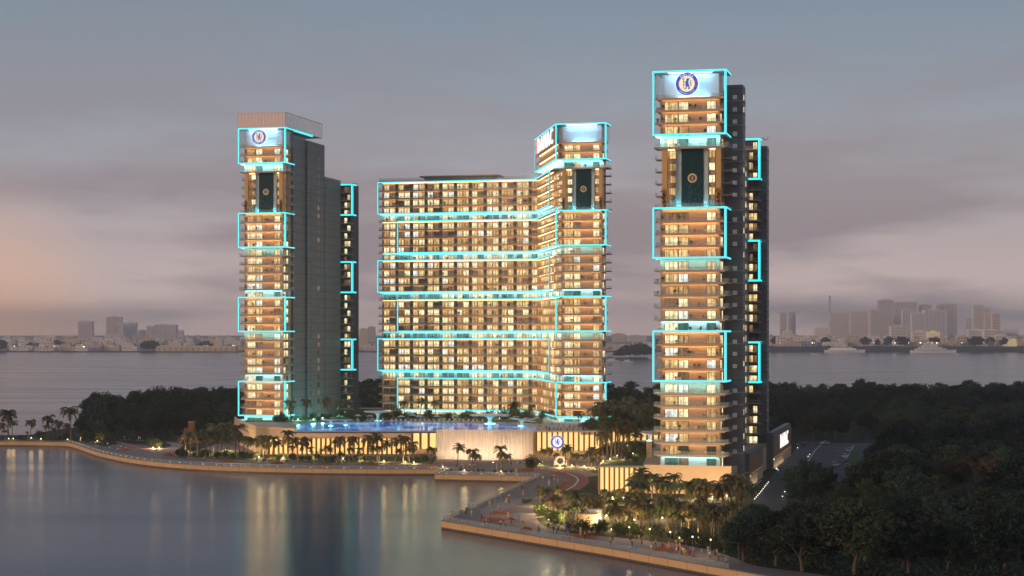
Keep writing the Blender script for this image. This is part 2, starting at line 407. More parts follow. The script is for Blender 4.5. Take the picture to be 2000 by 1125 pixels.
for off in (-2.2, 2.2):
    pass
trl = [Vector(p) for p in tr]
ribbon('track_line', tr, .5, ZP + .06, M['paint'])
tl = smooth_line(gp([(225, 862), (270, 874), (320, 886), (400, 897), (520, 904), (700, 907.5), (846, 909)]), 6)
ribbon('running_track', tl, 4.5, ZP + .045, M['track'])
ribbon('track_line', tl, .45, ZP + .06, M['paint'])
ribbon('footpath', smooth_line(gp([(240, 859), (300, 862), (345, 868), (330, 880), (300, 884)]), 5), 5, ZP + .075, M['pale_pave'])
ribbon('footpath', smooth_line(gp([(1046, 1008), (990, 1016), (960, 1000), (985, 985), (1048, 972)]), 5), 6, ZP + .045, M['pale_pave'])
# right-hand street and parking court
road = [ground(*p)[:2] for p in [(1462, 1000), (1500, 940), (1530, 905), (1556, 876), (1565, 862), (1600, 862), (1588, 880), (1572, 905), (1552, 945), (1530, 1000)]]
flat('road', road, ZP + .05, M['asphalt'])
flat('parking_court', [ground(*p)[:2] for p in [(1588, 880), (1600, 866), (1700, 866), (1735, 870), (1728, 890), (1700, 900), (1690, 948), (1600, 955), (1572, 905)]], ZP + .07, M['asphalt'])
flat('verge', [ground(*p)[:2] for p in [(1668, 872), (1680, 872), (1672, 905), (1650, 906)]], ZP + .19, M['grass2'])
ribbon('kerb', [ground(*p) for p in [(1667, 871), (1649, 907)]], .5, ZP + .14, M['ledge'])
ribbon('kerb', [ground(*p) for p in [(1576, 905), (1592, 880), (1604, 868), (1700, 868)]], .5, ZP + .12, M['ledge'])
for q in range(7):
    a = ground(1630 + q * .2, 874 + q * 8); b_ = ground(1650 - q * .2, 874.5 + q * 8)
    ribbon('parking_line', [a, b_], .25, ZP + .09, M['paint'])

# ================================================================ CREST AND LETTERING
def letters(txt, size, extr, font_cache={}):
    key = (txt, size, extr)
    if key not in font_cache:
        c = bpy.data.curves.new('letter', 'FONT'); c.body = txt; c.size = size; c.extrude = extr; c.align_x = 'CENTER'; c.offset = 0
        o = bpy.data.objects.new('letter', c); COL.objects.link(o)
        dg = bpy.context.evaluated_depsgraph_get(); dg.update()
        me = bpy.data.meshes.new_from_object(o.evaluated_get(dg))
        vs = [v.co.copy() for v in me.vertices]; fs = [tuple(p.vertices) for p in me.polygons]
        bpy.data.objects.remove(o); bpy.data.curves.remove(c); bpy.data.meshes.remove(me)
        font_cache[key] = (vs, fs)
    return font_cache[key]
def add_letters(mb, vs, fs, mtx, m=0):
    i = len(mb.v)
    mb.v += [tuple(mtx @ v) for v in vs]
    for f in fs: mb.f.append(tuple(i + k for k in f)); mb.m.append(m)
def ring_poly(r, n=40, a0=0): return [(r * math.cos(2 * math.pi * k / n + a0), r * math.sin(2 * math.pi * k / n + a0)) for k in range(n)]
LION = [(575, 410), (600, 425), (632, 428), (622, 450), (598, 465), (612, 482), (590, 500), (600, 540), (610, 580), (600, 615), (620, 640), (640, 650), (630, 690), (640, 700), (580, 700), (590, 680), (605, 665), (585, 645), (560, 625), (545, 640), (550, 670), (530, 695), (478, 700), (480, 685), (510, 680), (520, 650), (520, 620), (535, 590), (510, 582), (470, 597), (452, 582), (490, 573), (520, 558), (535, 545), (510, 535), (485, 520), (452, 490), (475, 480), (495, 500), (530, 510), (540, 490), (535, 460), (555, 440)]
LION = [((x - 553) / 285, (560 - y) / 285) for x, y in LION]
def stroke(mb, pts, wd, y0, y1, m=0):
    for (a, b) in zip(pts[:-1], pts[1:]):
        d = Vector((b[0] - a[0], b[1] - a[1])).normalized(); q = Vector((-d.y, d.x)) * wd / 2; e = d * wd * .25
        mb.plate([(a[0] - e.x - q.x, a[1] - e.y - q.y), (b[0] + e.x - q.x, b[1] + e.y - q.y), (b[0] + e.x + q.x, b[1] + e.y + q.y), (a[0] - e.x + q.x, a[1] - e.y + q.y)], y0, y1, m)
def crest(label, loc, rz, rad, blue, cream):
    t = thing('crest_sign', label, 'sign', loc, rz, 'round club crests on the buildings', rad)
    T = .03
    MB().plate(ring_poly(1.04, 48), -T, .08).build('rim', M['c_white'], t)
    MB().plate(ring_poly(1.0, 48), -T * 2, -T).build('ring', blue, t)
    k = MB(); k.plate(ring_poly(.70, 48), -T * 3, -T * 2).build('disc', cream, t)
    li = MB(); li.plate([(x * .98, z) for x, z in LION], -T * 4, -T * 3)
    C = lambda x, y: ((x - 553) / 285, (560 - y) / 285)
    stroke(li, [C(469, 448), C(469, 672)], .05, -T * 4, -T * 3)
    cc = C(467, 432)
    rg = ring_poly(.075, 10)
    stroke(li, [(cc[0] + p[0], cc[1] + p[1]) for p in rg + [rg[0]]], .045, -T * 4, -T * 3)
    stroke(li, [C(*p) for p in ((600, 608), (640, 608), (662, 590), (655, 560), (635, 535), (645, 505), (665, 485), (655, 468))], .06, -T * 4, -T * 3)
    stroke(li, [C(655, 545), C(685, 545)], .05, -T * 4, -T * 3)
    li.build('lion', blue, t)
    lt = MB()
    for word, a0, a1, up in (('CHELSEA', 128, 52, True), ('FOOTBALL CLUB', 222, 318, False)):
        nn = len(word)
        for i, ch in enumerate(word):
            if ch == ' ': continue
            a = R(a0 + (a1 - a0) * i / (nn - 1)); size = .235 if up else .13
            vs, fs = letters(ch, size, .012)
            rr_ = .745 if up else .895
            px, pz = rr_ * math.cos(a), rr_ * math.sin(a)
            rot = a - math.pi / 2 if up else a + math.pi / 2
            mtx = Matrix.Translation((px, -T * 2 - .014, pz)) @ Matrix.Rotation(-rot, 4, 'Y') @ Matrix.Rotation(R(90), 4, 'X')
            add_letters(lt, vs, fs, mtx)
    lt.build('lettering', M['c_white'], t)
    rs_ = MB()
    for sx in (-1, 1):
        for aa in (14, -13):
            c0 = (sx * .85 * math.cos(R(aa)), .85 * math.sin(R(aa)))
            rs_.plate([(c0[0] + p[0], c0[1] + p[1]) for p in ring_poly(.085, 8)], -T * 3, -T * 2)
    rs_.build('rosettes', M['c_red'], t)
    return t
def medallion(label, loc, rz, rad):
    t = thing('medallion', label, 'emblem', loc, rz, 'gold medallions on the dark water walls', rad)
    MB().plate(ring_poly(1, 32), -.1, .1).build('rim', M['c_gold'], t)
    MB().plate(ring_poly(.66, 32), -.16, -.1).build('disc', M['c_navy'], t)
    li = MB(); li.plate([(x * .75, z * .75) for x, z in LION], -.22, -.16); li.build('lion', M['c_gold'], t)
    return t

# ================================================================ TOWERS
H = 3.56
ANG = -math.atan(860 / F)                 # the three towers share one orientation
PANES = ['p_cool'] * 2 + ['p_white'] * 5 + ['p_warm'] * 6 + ['p_gold'] * 3 + ['p_dim']
def window_mesh(wd, ht, nm):
    """frame and pane meshes of a glazed opening, origin at its lower left, wall plane y = 0, facing -y"""
    f = MB(); t = .13
    f.box(0, wd, -.10, .03, -.10, 0); f.box(0, wd, -.10, .03, ht, ht + .10)
    f.box(-t, 0, -.10, .03, -.10, ht + .10); f.box(wd, wd + t, -.10, .03, -.10, ht + .10)
    for i in range(1, nm + 1):
        x = wd * i / (nm + 1); f.box(x - .05, x + .05, -.08, .03, 0, ht)
    p = MB(); p.box(0, wd, -.03, .02, 0, ht)
    return f.mesh('window_frame', M['frame']), p.mesh('window_pane', M['p_warm'])
WM = {}
def window(parent, x, y, z, wd, ht, nm, pm, rz=0):
    key = (wd, ht, nm)
    if key not in WM: WM[key] = window_mesh(*key)
    f, p = WM[key]
    o = link('window', f, parent, (x, y, z)); o.rotation_euler = (0, 0, rz)
    q = link('pane', p, o)
    q.material_slots[0].link = 'OBJECT'; q.material_slots[0].material = M[pm]
    return o
def pick(seedless=None): return rnd.choice(PANES)
def led_frame(parent, x0, x1, z0, z1, back_r=11, t=.66, name='light_frame', left=True, right=True, back_l=6, y=0):
    """white box frame with a cyan light line let into its face"""
    h = MB(); b = MB(); e = .05; u = t * .66; o_ = (t - u) / 2
    def bar(xa, xb, ya, yb, za, zb): h.box(xa, xb, ya, yb, za, zb)
    bar(x0, x1, 0, t, z1 - t, z1); bar(x0, x1, 0, t, z0, z0 + t)
    b.box(x0 + o_, x1 - o_, -e, .02, z1 - t + o_, z1 - o_); b.box(x0 + o_, x1 - o_, -e, .02, z0 + o_, z0 + t - o_)
    for on, xa in ((left, x0), (right, x1 - t)):
        if not on: continue
        bar(xa, xa + t, .004, t - .004, z0 + t, z1 - t)
        b.box(xa + o_, xa + t - o_, -e, .02, z0 + t - o_, z1 - t + o_)
        # the line carries on round the outside edge
    if right:
        for za in (z1 - t, z0):
            bar(x1 - t, x1, t, back_r, za, za + t)
            b.box(x1 - .02, x1 + e, o_, back_r, za + o_, za + t - o_)
        b.box(x1 - .02, x1 + e, o_, t - o_, z0 + t - o_, z1 - t + o_)
    if left and back_l:
        for za in (z1 - t, z0):
            bar(x0, x0 + t, t, back_l, za, za + t)
    f = h.build(name, M['alu'], parent); b.build('light_line', M['led'], f); f.location.y = y
    return f
def slab(parent, k, x0, x1, ywall, framed, z=None, right_wrap=9.0, left_wrap=8.0, lamp='warmstrip', body=(2.0, 19.4), fascia='fascia'):
    z = k * H if z is None else z
    s = MB(); lip = .62; y0 = .25 if not framed else .9
    if framed:
        s.box(x0, x1, y0, ywall + .3, z - .25, z)
        s.box(x0, x1, y0 - .14, y0, z - lip, z + .02)
        s.box(x0, body[0] - .01, ywall + .3, left_wrap, z - .25, z)
        s.box(body[1] + .01, x1, ywall + .3, right_wrap, z - .25, z)
    else:
        r = 1.3
        cor = lambda cx, cy, a0: [(cx + r * math.cos(R(a0 + 90 * i / 4)), cy + r * math.sin(R(a0 + 90 * i / 4))) for i in range(5)]
        poly = cor(x0 + r, y0 + r, 180) + cor(x1 - r, y0 + r, 270) + [(x1, right_wrap), (body[1] + .01, right_wrap), (body[1] + .01, ywall + .3), (body[0] - .01, ywall + .3), (body[0] - .01, left_wrap), (x0, left_wrap)]
        s.prism(poly, z - .32, z)
        s.box(x0 + 1.3, x1 - 1.3, y0 + .02, y0 + .2, z - lip, z - .32)
    o = s.build('balcony_slab', M[fascia], parent)
    g = MB()
    g.box(x0 + .2, x1 - .2, y0 + .18, y0 + .22, z + .02, z + 1.05)
    g.box(x0 + .16, x0 + .20, y0 + .3, left_wrap - .1, z + .02, z + 1.05)
    g.box(x1 - .2, x1 - .16, y0 + .3, right_wrap - .1, z + .02, z + 1.05)
    g.build('balustrade', M['rail'], o)
    if lamp:
        d = MB()
        zd = .27 if framed else .34
        d.box(body[0] + .6, body[1] - .6, ywall - .55, ywall - .30, z - zd - .05, z - zd)
        d.build('downlight', M[lamp], o)
    return o

def tower(name, label, O, frames, opens, rec, crown, nslab, D, seed):
    """slender front of a tower, from frame plane y=0 backwards; x runs to the right along the facade"""
    global rnd
    rnd = random.Random(seed)
    root = thing(name, label, 'tower', O, ANG)
    W = 21.5; top = crown * H
    bx0, bx1, yw = 2.0, 19.4, 2.6
    kf = frames[-1][0]                               # crown frame bottom level
    r0, r1 = rec
    trans = {a - 1 for a, _ in frames[1:]} | {b for _, b in frames[:-1]}
    trans = {b for _, b in frames[:-1] if b != r0} | {0, kf - 1}
    # body in bands: warm render on ordinary storeys, white where the storey is washed with cyan light
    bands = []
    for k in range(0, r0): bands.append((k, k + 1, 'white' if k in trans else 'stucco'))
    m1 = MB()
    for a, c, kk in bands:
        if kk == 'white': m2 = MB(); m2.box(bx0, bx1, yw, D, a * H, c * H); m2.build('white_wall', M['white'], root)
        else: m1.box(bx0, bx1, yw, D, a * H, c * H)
    m2 = MB(); m2.box(bx0, bx1, yw, D, r1 * H, kf * H)
    m1.box(bx0, bx1, yw, D, kf * H, (kf + nslab) * H)
    m1.box(4.0, 17.6, 5.2, D, r0 * H, r1 * H)
    m1.build('wall', M['stucco'], root); m2.build('white_wall', M['white'], root)
    # windows
    PX = ((3.4, 3.6, 2), (7.4, 2.7, 1), (15.6, 2.5, 1))
    floors = [k for k in range(0, r0)] + list(range(r1, kf + nslab))
    for k in floors:
        for i, (x, wd, nm) in enumerate(PX):
            pm = pick()
            if k == 0: pm = 'p_green' if i != 1 else 'p_dim'
            elif k in trans: pm = rnd.choice(['p_teal', 'p_teal', 'p_warm', 'p_white', 'p_green'])
            elif k == 1 and O[0] > 0: pm = 'p_dark' if i else 'p_gold'
            window(root, x, yw, k * H + .12, wd, 2.3, nm, pm)
    for k in floors:                                  # glazing round the right-hand corner
        for y in (3.4, 6.4):
            sw = MB(); sw.box(bx1 - .02, bx1 + .05, y, y + 1.9, k * H + .1, k * H + 2.5); sw.build('side_window', M[rnd.choice(['p_white', 'p_white', 'p_dark', 'p_dim'])], root)
    # balconies
    for k in opens: slab(root, k, .2, 22.3, yw, False, fascia='slabgrey', lamp='cyanstrip' if k - 1 in trans else 'warmdim')
    for a, c in frames[:-1]:
        led_frame(root, 0, W, a * H - .4, c * H + .4)
        for k in range(a + 1, c): slab(root, k, .85, W - .85, yw, True)
        fl = MB(); fl.box(.8, W - .8, .8, 11, a * H - .05, a * H + .1); fl.build('frame_floor', M['slabgrey'], root)
        rf = MB(); rf.box(.8, W - .8, .8, 11, c * H + .05, c * H + .2); rf.build('frame_ceiling', M['alu'], root)
        sl = MB(); sl.box(1.5, W - 1.5, .85, 1.25, a * H - .12, a * H - .07); sl.box(bx0 - 1, bx0 - .4, 1.3, 8, a * H - .12, a * H - .07)
        sl.build('soffit_light', M['soffit'], root)
        dl = MB(); dl.box(2.6, 18.8, 2.05, 2.3, c * H - .02, c * H + .04); dl.build('downlight', M['warmstrip'], root)
    # recessed double-height garden with the dark water wall
    z0, z1 = r0 * H, r1 * H
    fl = MB(); fl.box(.4, W - .4, .85, 9, z0 + .22, z0 + .45); f_ = fl.build('terrace_slab', M['slabgrey'], root)
    g = MB(); g.box(.6, W - .6, .9, .94, z0 + .46, z0 + 1.5); g.build('balustrade', M['rail'], f_)
    slab(root, r1, .2, 22.3, yw, False, lamp=None, fascia='slabgrey')
    for x in (2.7, 18.3):
        c_ = MB(); c_.box(x, x + 1.5, .95, 2.5, z0 + .45, z1 - .32); c_.box(x - .12, x + 1.62, .85, 2.6, z1 - .9, z1 - .63); c_.build('column', M['gold'], root)
    p = MB(); p.box(7.9, 14.3, 4.2, 5.2, z0 + .45, z1 - .33); wp = p.build('water_wall', M['teal_panel'], root)
    q = MB(); q.box(8.2, 14.0, 3.5, 3.62, z0 + .45, z0 + .55); q.build('wash_light', M['soffit_dim'], root)
    s_ = MB(); rr = random.Random(seed + 5)
    for i in range(420):                              # thin broken runnels of water, crowded low to paint in glow and sparkle
        x = rr.uniform(8.0, 14.2); zz = rr.random() ** 3.2 * 8; hh = rr.uniform(.15, .9)
        s_.box(x, x + rr.uniform(.02, .07), 4.15, 4.199, z0 + .46 + zz, z0 + .5 + zz + hh)
    s_.build('water_runnel', M['sparkle'], wp)
    for xa, xb in ((6.2, 7.9), (14.3, 15.7)):
        q = MB(); q.box(xa, xb, 4.5, 5.2, z0 + .45, z1 - .33); q.build('side_glass', M['fallside'], root)
        q = MB(); q.box(xa + .1, xb - .1, 3.3, 3.7, z0 + .45, z0 + .58); q.build('wash_light', M['washlamp'], root)
    for k in range(r0, r1):
        for x, wd in ((4.25, 1.8), (15.9, 1.6)):
            window(root, x, 5.2, k * H + .6, wd, 2.1, 1, rnd.choice(['p_warm', 'p_white', 'p_gold']) if k > r0 else 'p_teal')
        q = MB(); q.box(.3, 2.6, 3.4, 8, k * H + .15, k * H + .45)
        q.box(18.6, 22.2, 4.0, 9, k * H + .15, k * H + .45)
        o = q.build('side_balcony', M['slabgrey'], root)
        q = MB(); q.box(.3, .34, 3.5, 8, k * H + .45, k * H + 1.45); q.box(22.14, 22.2, 4, 9, k * H + .45, k * H + 1.45); q.build('balustrade', M['rail'], o)
    q = MB(); q.box(bx0 + .2, 4.0, 6, D, z0, z1); q.box(17.6, bx1, 6, D, z0, z1); q.build('return_wall', M['stucco'], root)
    q = MB(); q.box(3.2, 5.8, 4.4, 4.7, z1 - .50, z1 - .42); q.box(16.2, 18.1, 4.4, 4.7, z1 - .50, z1 - .42); q.box(2.0, 2.5, 2.7, 3.1, z0 + .46, z0 + .56); q.box(20.0, 20.4, 2.7, 3.1, z0 + .46, z0 + .56)
    q.build('downlight', M['warmstrip'], root)
    # crown: framed glass lantern
    zc = kf * H - .4
    led_frame(root, 0, W, zc, top)
    fl = MB(); fl.box(.8, W - .8, .8, 11, kf * H - .05, kf * H + .1); fl.build('frame_floor', M['slabgrey'], root)
    sl = MB(); sl.box(1.5, W - 1.5, .85, 1.35, kf * H - .14, kf * H - .07); sl.box(.9, 1.9, 1.4, 9.5, kf * H - .14, kf * H - .07); sl.build('soffit_light', M['soffit'], root)
    for k in range(kf + 1, kf + nslab + 1): slab(root, k, .85, W - .85, yw, True, lamp='warmdim')
    zk = (kf + nslab) * H
    q = MB(); q.box(2.4, 19.0, 3.0, D, zk + .02, top - .8); q.build('lantern_wall', M['white'], root)
    q = MB(); q.box(.9, W - .9, .8, 11.5, top - .5, top - .2); q.build('roof', M['alu'], root)
    q = MB(); q.box(.8, W - .8, .42, .46, zk + .3, top - .8); q.box(W - .46, W - .42, .9, 10, zk + .3, top - .8); q.box(.42, .46, .9, 10, zk + .3, top - .8)
    for i in range(1, 6): q.box(W * i / 6 - .03, W * i / 6 + .03, .41, .47, zk + .3, top - .8)
    q.build('lantern_glass', M['crownglass'], root)
    q = MB(); q.box(4.5, 17, 1.5, 1.9, top - .62, top - .54); q.box(7, 16, 2.2, 2.5, zk + .05, zk + .13); q.build('lantern_lamp', M['crownlamp'], root)
    return root, zk, top

def dark_block(root, x0, x1, y0, y1, z0, z1, name='rear_wall'):
    m = MB(); m.box(x0, x1, y0, y1, z0, z1); o = m.build(name, M['dark'], root)
    j = MB()
    k = int(z0 / H) + 1
    while k * H < z1 - .5:
        if k * H > z0 + .5: j.box(x0 + .01, x1 + .012, y0 - .012, y1 + .01, k * H - .10, k * H + .02)
        k += 1
    j.build('joint', M['joint'], o)
    return o
def rear_unit(root, x0, x1, y0, y1, ktop, frames, seed, fx1):
    """balcony stack at the far end of a tower that steps out beyond the dark flank"""
    rr = random.Random(seed)
    m = MB(); m.box(x0, x1 - 1.2, y0 + 1.4, y1, 0, ktop * H); m.build('rear_wall', M['darker'], root)
    RW = ['p_white', 'p_warm', 'p_dim', 'p_dark']
    for k in range(0, ktop):
        inside = any(a <= k < c for a, c in frames)
        s = MB(); s.box(x0 + .5, x1 - (.4 if inside else 0), y0 + .15, y0 + 1.5, k * H - .4, k * H)
        o = s.build('balcony_slab', M['fascia' if inside else 'slabgrey'], root)
        g = MB(); g.box(x0 + .6, x1 - .5, y0 + .25, y0 + .29, k * H, k * H + 1.05); g.build('balustrade', M['rail'], o)
        for xa, xb in ((x1 - 4.4, x1 - 3.2), (x1 - 3.0, x1 - 1.7)):
            st = MB(); st.box(xa, xb, y0 + 1.33, y0 + 1.41, k * H + .1, k * H + 2.4); st.build('rear_window', M[RW[rr.choice([0, 0, 1, 2, 2, 3, 3])]], root)
    q = MB(); q.box(x0, fx1 - .95, y0 + .95, y0 + 5, ktop * H - .1, ktop * H + .25); q.box(fx1 - .94, fx1 + .9, y0 + .95, y0 + 4, ktop * H + .3, ktop * H + .6); q.build('roof_plate', M['alu'], root)
    for a, c in frames:
        led_frame(root, x0, fx1, a * H - .3, c * H + .3, back_r=5, t=.9, left=False, y=y0)

# ---- left tower: 35 storeys, rosy screen on its roof
TA, zA, topA = tower('residential_tower', 'left tower with a rosy rooftop screen and a long dark flank', (-116.3, 760, 9.5),
    [(1, 5), (11, 15), (21, 25), (31, 35)], [6, 7, 8, 9, 10, 16, 17, 18, 19, 20], (25, 30), 35.2, 2, 12, 11)
dark_block(TA, 3, 20.4, 12.01, 27, -.5, 123.2)
dk = dark_block(TA, 3, 21.3, 27.01, 49, -.5, 122.4)
dark_block(TA, 3, 21.5, 49.01, 70, -.5, 108.4)
q = MB(); rr = random.Random(3)
for k in range(1, 33):
    q = MB(); q.box(21.30, 21.36, 40.0, 42.0, k * H + .3, k * H + 2.3); q.build('flank_window', M['p_dim' if rr.random() < .4 else 'p_dark'], TA)
    q = MB(); q.box(21.30, 21.36, 31.0, 31.5, k * H + .3, k * H + 2.3); q.build('flank_window', M['p_dark'], TA)
q = MB(); rr = random.Random(4)
rear_unit(TA, 19.0, 26.7, 72, 84, 30, [(6, 10), (16, 20), (26, 30)], 21, 26.7)
# rooftop screen
q = MB(); q.box(0.02, 21.4, .15, .25, topA + .05, topA + 6.3); sf = q.build('roof_screen', M['screen'], TA)
q = MB()
for i in range(15): q.box(.02 + 21.3 * i / 14 - .04, .02 + 21.3 * i / 14 + .04, .05, .149, topA + .05, topA + 6.35)
q.box(0, 21.45, .04, .148, topA + 6.0, topA + 6.35); q.build('mullion', M['fin'], sf)
q = MB(); q.box(21.3, 21.38, .3, 46, topA + .05, topA + 6.3); sf = q.build('roof_screen', M['screen2'], TA)
q = MB()
for i in range(22): q.box(21.381, 21.5, .3 + 45.6 * i / 21 - .08, .3 + 45.6 * i / 21 + .08, topA - .05, topA + 6.35)
q.box(21.381, 21.52, .3, 46, topA + 6.0, topA + 6.35); q.build('mullion', M['fin'], sf)
q = MB(); q.box(21.0, 21.6, 11, 33, topA - .75, topA - .1); q.build('light_line', M['led'], TA)
q = MB(); q.box(2, 21.2, 11.6, 46, topA - .12, topA + .04); q.build('roof', M['alu'], TA)

# ---- right tower, nearest: 32 storeys
TC, zC, topC = tower('residential_tower', 'tall right tower, nearest of the three, with a crest under its roof frame', (40.6, 519, 9.2),
    [(7, 11), (17, 21), (27, 32)], [1, 2, 3, 4, 5, 6, 12, 13, 14, 15, 16], (21, 26), 32.2, 3, 12, 12)
dark_block(TC, 19.5, 24.8, 12.01, 19, -7.4, 111.5)
dark_block(TC, 2.5, 19.4, 12.01, 60, -7.4, 110.0)
dark_block(TC, 2.5, 15.0, 60.01, 118, -7.4, 101.0)
dark_block(TC, 12, 21.0, 120.5, 128, -7.4, 104.6)
rear_unit(TC, 11.0, 19.6, 116, 120.4, 30, [(6, 10), (16, 20), (26, 30)], 22, 19.2)
q = MB(); l1 = MB(); rr = random.Random(5)
for k in range(1, 31):
    if k not in (7, 11, 17, 21):
        q.box(22.32, 23.5, 8.2, 9.4, k * H + .02, k * H + 1.2)
    q.box(21.01, 21.4, 121, 122, k * H + .4, k * H + 1.3)
    if k % 5 in (0, 1) or rr.random() < .15: l1.box(19.4, 24.95, 11.85, 12.0, k * H - .15, k * H + .12); l1.box(24.81, 24.95, 12.01, 19.2, k * H - .15, k * H + .12)
    if k % 5 in (0, 1): l1.box(19.8, 21.15, 120.35, 120.48, k * H - .15, k * H + .12)
q.build('cooling_unit', M['alu'], TC); l1.build('ledge', M['ledge'], TC)
q = MB()
for k in range(1, 31):
    q = MB(); q.box(24.80, 24.86, 14.5, 15.3, k * H + .5, k * H + 2.0); q.build('flank_window', M['p_white' if rr.random() < .3 else 'p_dark'], TC)
    if k < 28: q = MB(); q.box(15.01, 15.06, 84, 86, k * H + .3, k * H + 2.3); q.build('flank_window', M['p_warm' if rr.random() < .6 else 'p_dim'], TC)
    if k < 28: q = MB(); q.box(15.01, 15.06, 104, 109, k * H + .3, k * H + 2.3); q.build('flank_window', M[rr.choice(['p_warm', 'p_gold', 'p_dim', 'p_dark'])], TC)

# ---- middle building: front tower, slanting link and long wing behind
TB, zB, topB = tower('residential_block', 'broad middle block, its glowing wing of many balconies running left behind a tower', (17.96, 744, 9.6),
    [(1, 5), (11, 15), (21, 25), (31, 35)], [6, 7, 8, 9, 10, 16, 17, 18, 19, 20], (25, 30), 35.2, 2, 10, 13)
DX, DY, WX = -20.3, 52.0, -94.5            # corner of link and wing, far end of the wing
du = Vector((DX, DY)).normalized(); dn = Vector((-du.y, du.x))      # dn points left, out of the link's face
if dn.x > 0: dn = -dn
def link_pt(s, off=0): return (DX * s + dn.x * off, DY * s + dn.y * off)
rnd = random.Random(31)
WWALL = 2.2                                # depth of the wing balconies
kx = (dn.x * 0)
def inner(off):
    """the inside corner of link and wing, offset back from the balcony edge by off"""
    # line A: link shifted by -off*dn ; line B: wing front y = DY + off
    p = Vector((0, 0)) - dn * off
    t = (DY + off - p.y) / du.y
    return (p.x + du.x * t, DY + off)
i22, i25, i70 = inner(WWALL), inner(.25), inner(9)
body = [(WX + 1.6, DY + WWALL), i22, (2.05 - 0 + (0), 5.2), (2.05, 9.9), (8, 9.9), (8, 70), (WX + 1.6, 70)]
link0 = Vector((2.05, 5.2))
wt = MB(); ww = MB()
for k in range(0, 30):
    (ww if k in (0, 5, 10, 15, 20, 25) else wt).prism(body, k * H, (k + 1) * H)
wt.build('wing_wall', M['stucco'], TB); ww.build('wing_white_wall', M['white'], TB)
# the wing's windows: pairs to each flat, storey by storey
stf = MB(); WMATS = ['p_white', 'p_warm', 'p_gold', 'p_dim', 'p_dark', 'p_teal', 'frame', 'p_cool']
BAY = 6.93
nb = 10
piers = MB()
for k in range(0, 30):
    tr_ = k in (0, 5, 10, 15, 20, 25)
    for bnum in range(nb + 1):
        xb = WX + 2.6 + bnum * BAY
        for j, (dx, wd) in enumerate(((0, 2.35), (2.85, 2.45))):
            xa = xb + dx
            if xa + wd > i22[0] - .3: continue
            zf = k * H + .12
            if bnum == 0 and k < 5: idx = rnd.choice([4, 4, 4, 3])
            elif tr_: idx = rnd.choice([0, 0, 5, 5, 1])
            else: idx = rnd.choice([0] * 8 + [1] * 5 + [2] * 2 + [3] * 2 + [4] + [7] * 2 if xb < -62 else [0] * 4 + [1] * 6 + [2] * 4 + [3] * 2 + [7])
            y = DY + WWALL
            stf.box(xa, xa + wd, y - .04, y + .02, zf, zf + 2.3, idx)
            stf.box(xa + wd / 2 - .05, xa + wd / 2 + .05, y - .09, y - .041, zf, zf + 2.3, 6)
            stf.box(xa - .1, xa, y - .09, y + .02, zf, zf + 2.4, 6); stf.box(xa + wd, xa + wd + .1, y - .09, y + .02, zf, zf + 2.4, 6)
        if xb + 5.5 < i22[0] - .5 and bnum < nb:
            if not tr_: piers.box(xb + 5.42, xb + 6.7, DY + WWALL - .18, DY + WWALL - .001, k * H + .01, (k + 1) * H - .32)
# glazing along the slanting link
lk = Vector(i22) - link0; LL = lk.length; ld = lk / LL; ln_ = Vector((-ld.y, ld.x)); ln_ = ln_ if ln_.x < 0 else -ln_
for k in range(0, 30):
    tr_ = k in (0, 5, 10, 15, 20, 25)
    t = 1.2
    while t < LL - 3.4:
        a = link0 + ld * t; c = link0 + ld * (t + 2.9); o1 = ln_ * .05
        idx = rnd.choice([0, 1, 1, 1, 2, 2, 3]) if not tr_ else rnd.choice([0, 5, 1])
        stf.prism([tuple(a + o1), tuple(a), tuple(c), tuple(c + o1)][::-1], k * H + .12, k * H + 2.4, idx)
        t += 3.9
o = stf.build('window', [M[x] for x in WMATS], TB); o['kind'] = 'stuff'
o = piers.build('pier', M['darker'], TB); o['kind'] = 'stuff'
# continuous balconies along wing and link
def wing_poly(xl, s_end, off, back):
    a = link_pt(s_end, -off); bk = Vector(link_pt(s_end, -back))
    return [(xl, DY + off), inner(off), a, tuple(bk), inner(back), (xl, DY + back)]
for k in range(1, 31):
    up = (k - 1) // 5                        # which light frame the storey belongs to
    edge = k % 5 in (0, 1) or k == 30
    short = (k - 1) // 5 % 2 == 0 and k < 26 # frames that stop short of the wing's end
    s_end = .0 if (k - 1) % 10 < 5 else .27
    s = MB(); s.prism(wing_poly(WX + .5, s_end, .35, WWALL + .2), k * H - .25, k * H)
    fz = .62 if not edge else .3
    s.prism(wing_poly(WX + .5, s_end, .2, .36), k * H - fz, k * H + .02)
    sl = s.build('balcony_slab', M['fascia'], TB)
    g = MB(); g.prism(wing_poly(WX + .6, s_end, .40, .44), k * H + .03, k * H + 1.05); g.build('balustrade', M['rail'], sl)
    d = MB(); d.prism(wing_poly(WX + 2, s_end + .03, WWALL - .5, WWALL - .3), k * H - .33, k * H - .26)
    d.build('downlight', M['soffit_dim'] if k % 5 == 1 and k > 1 else M['warmdim'], sl)
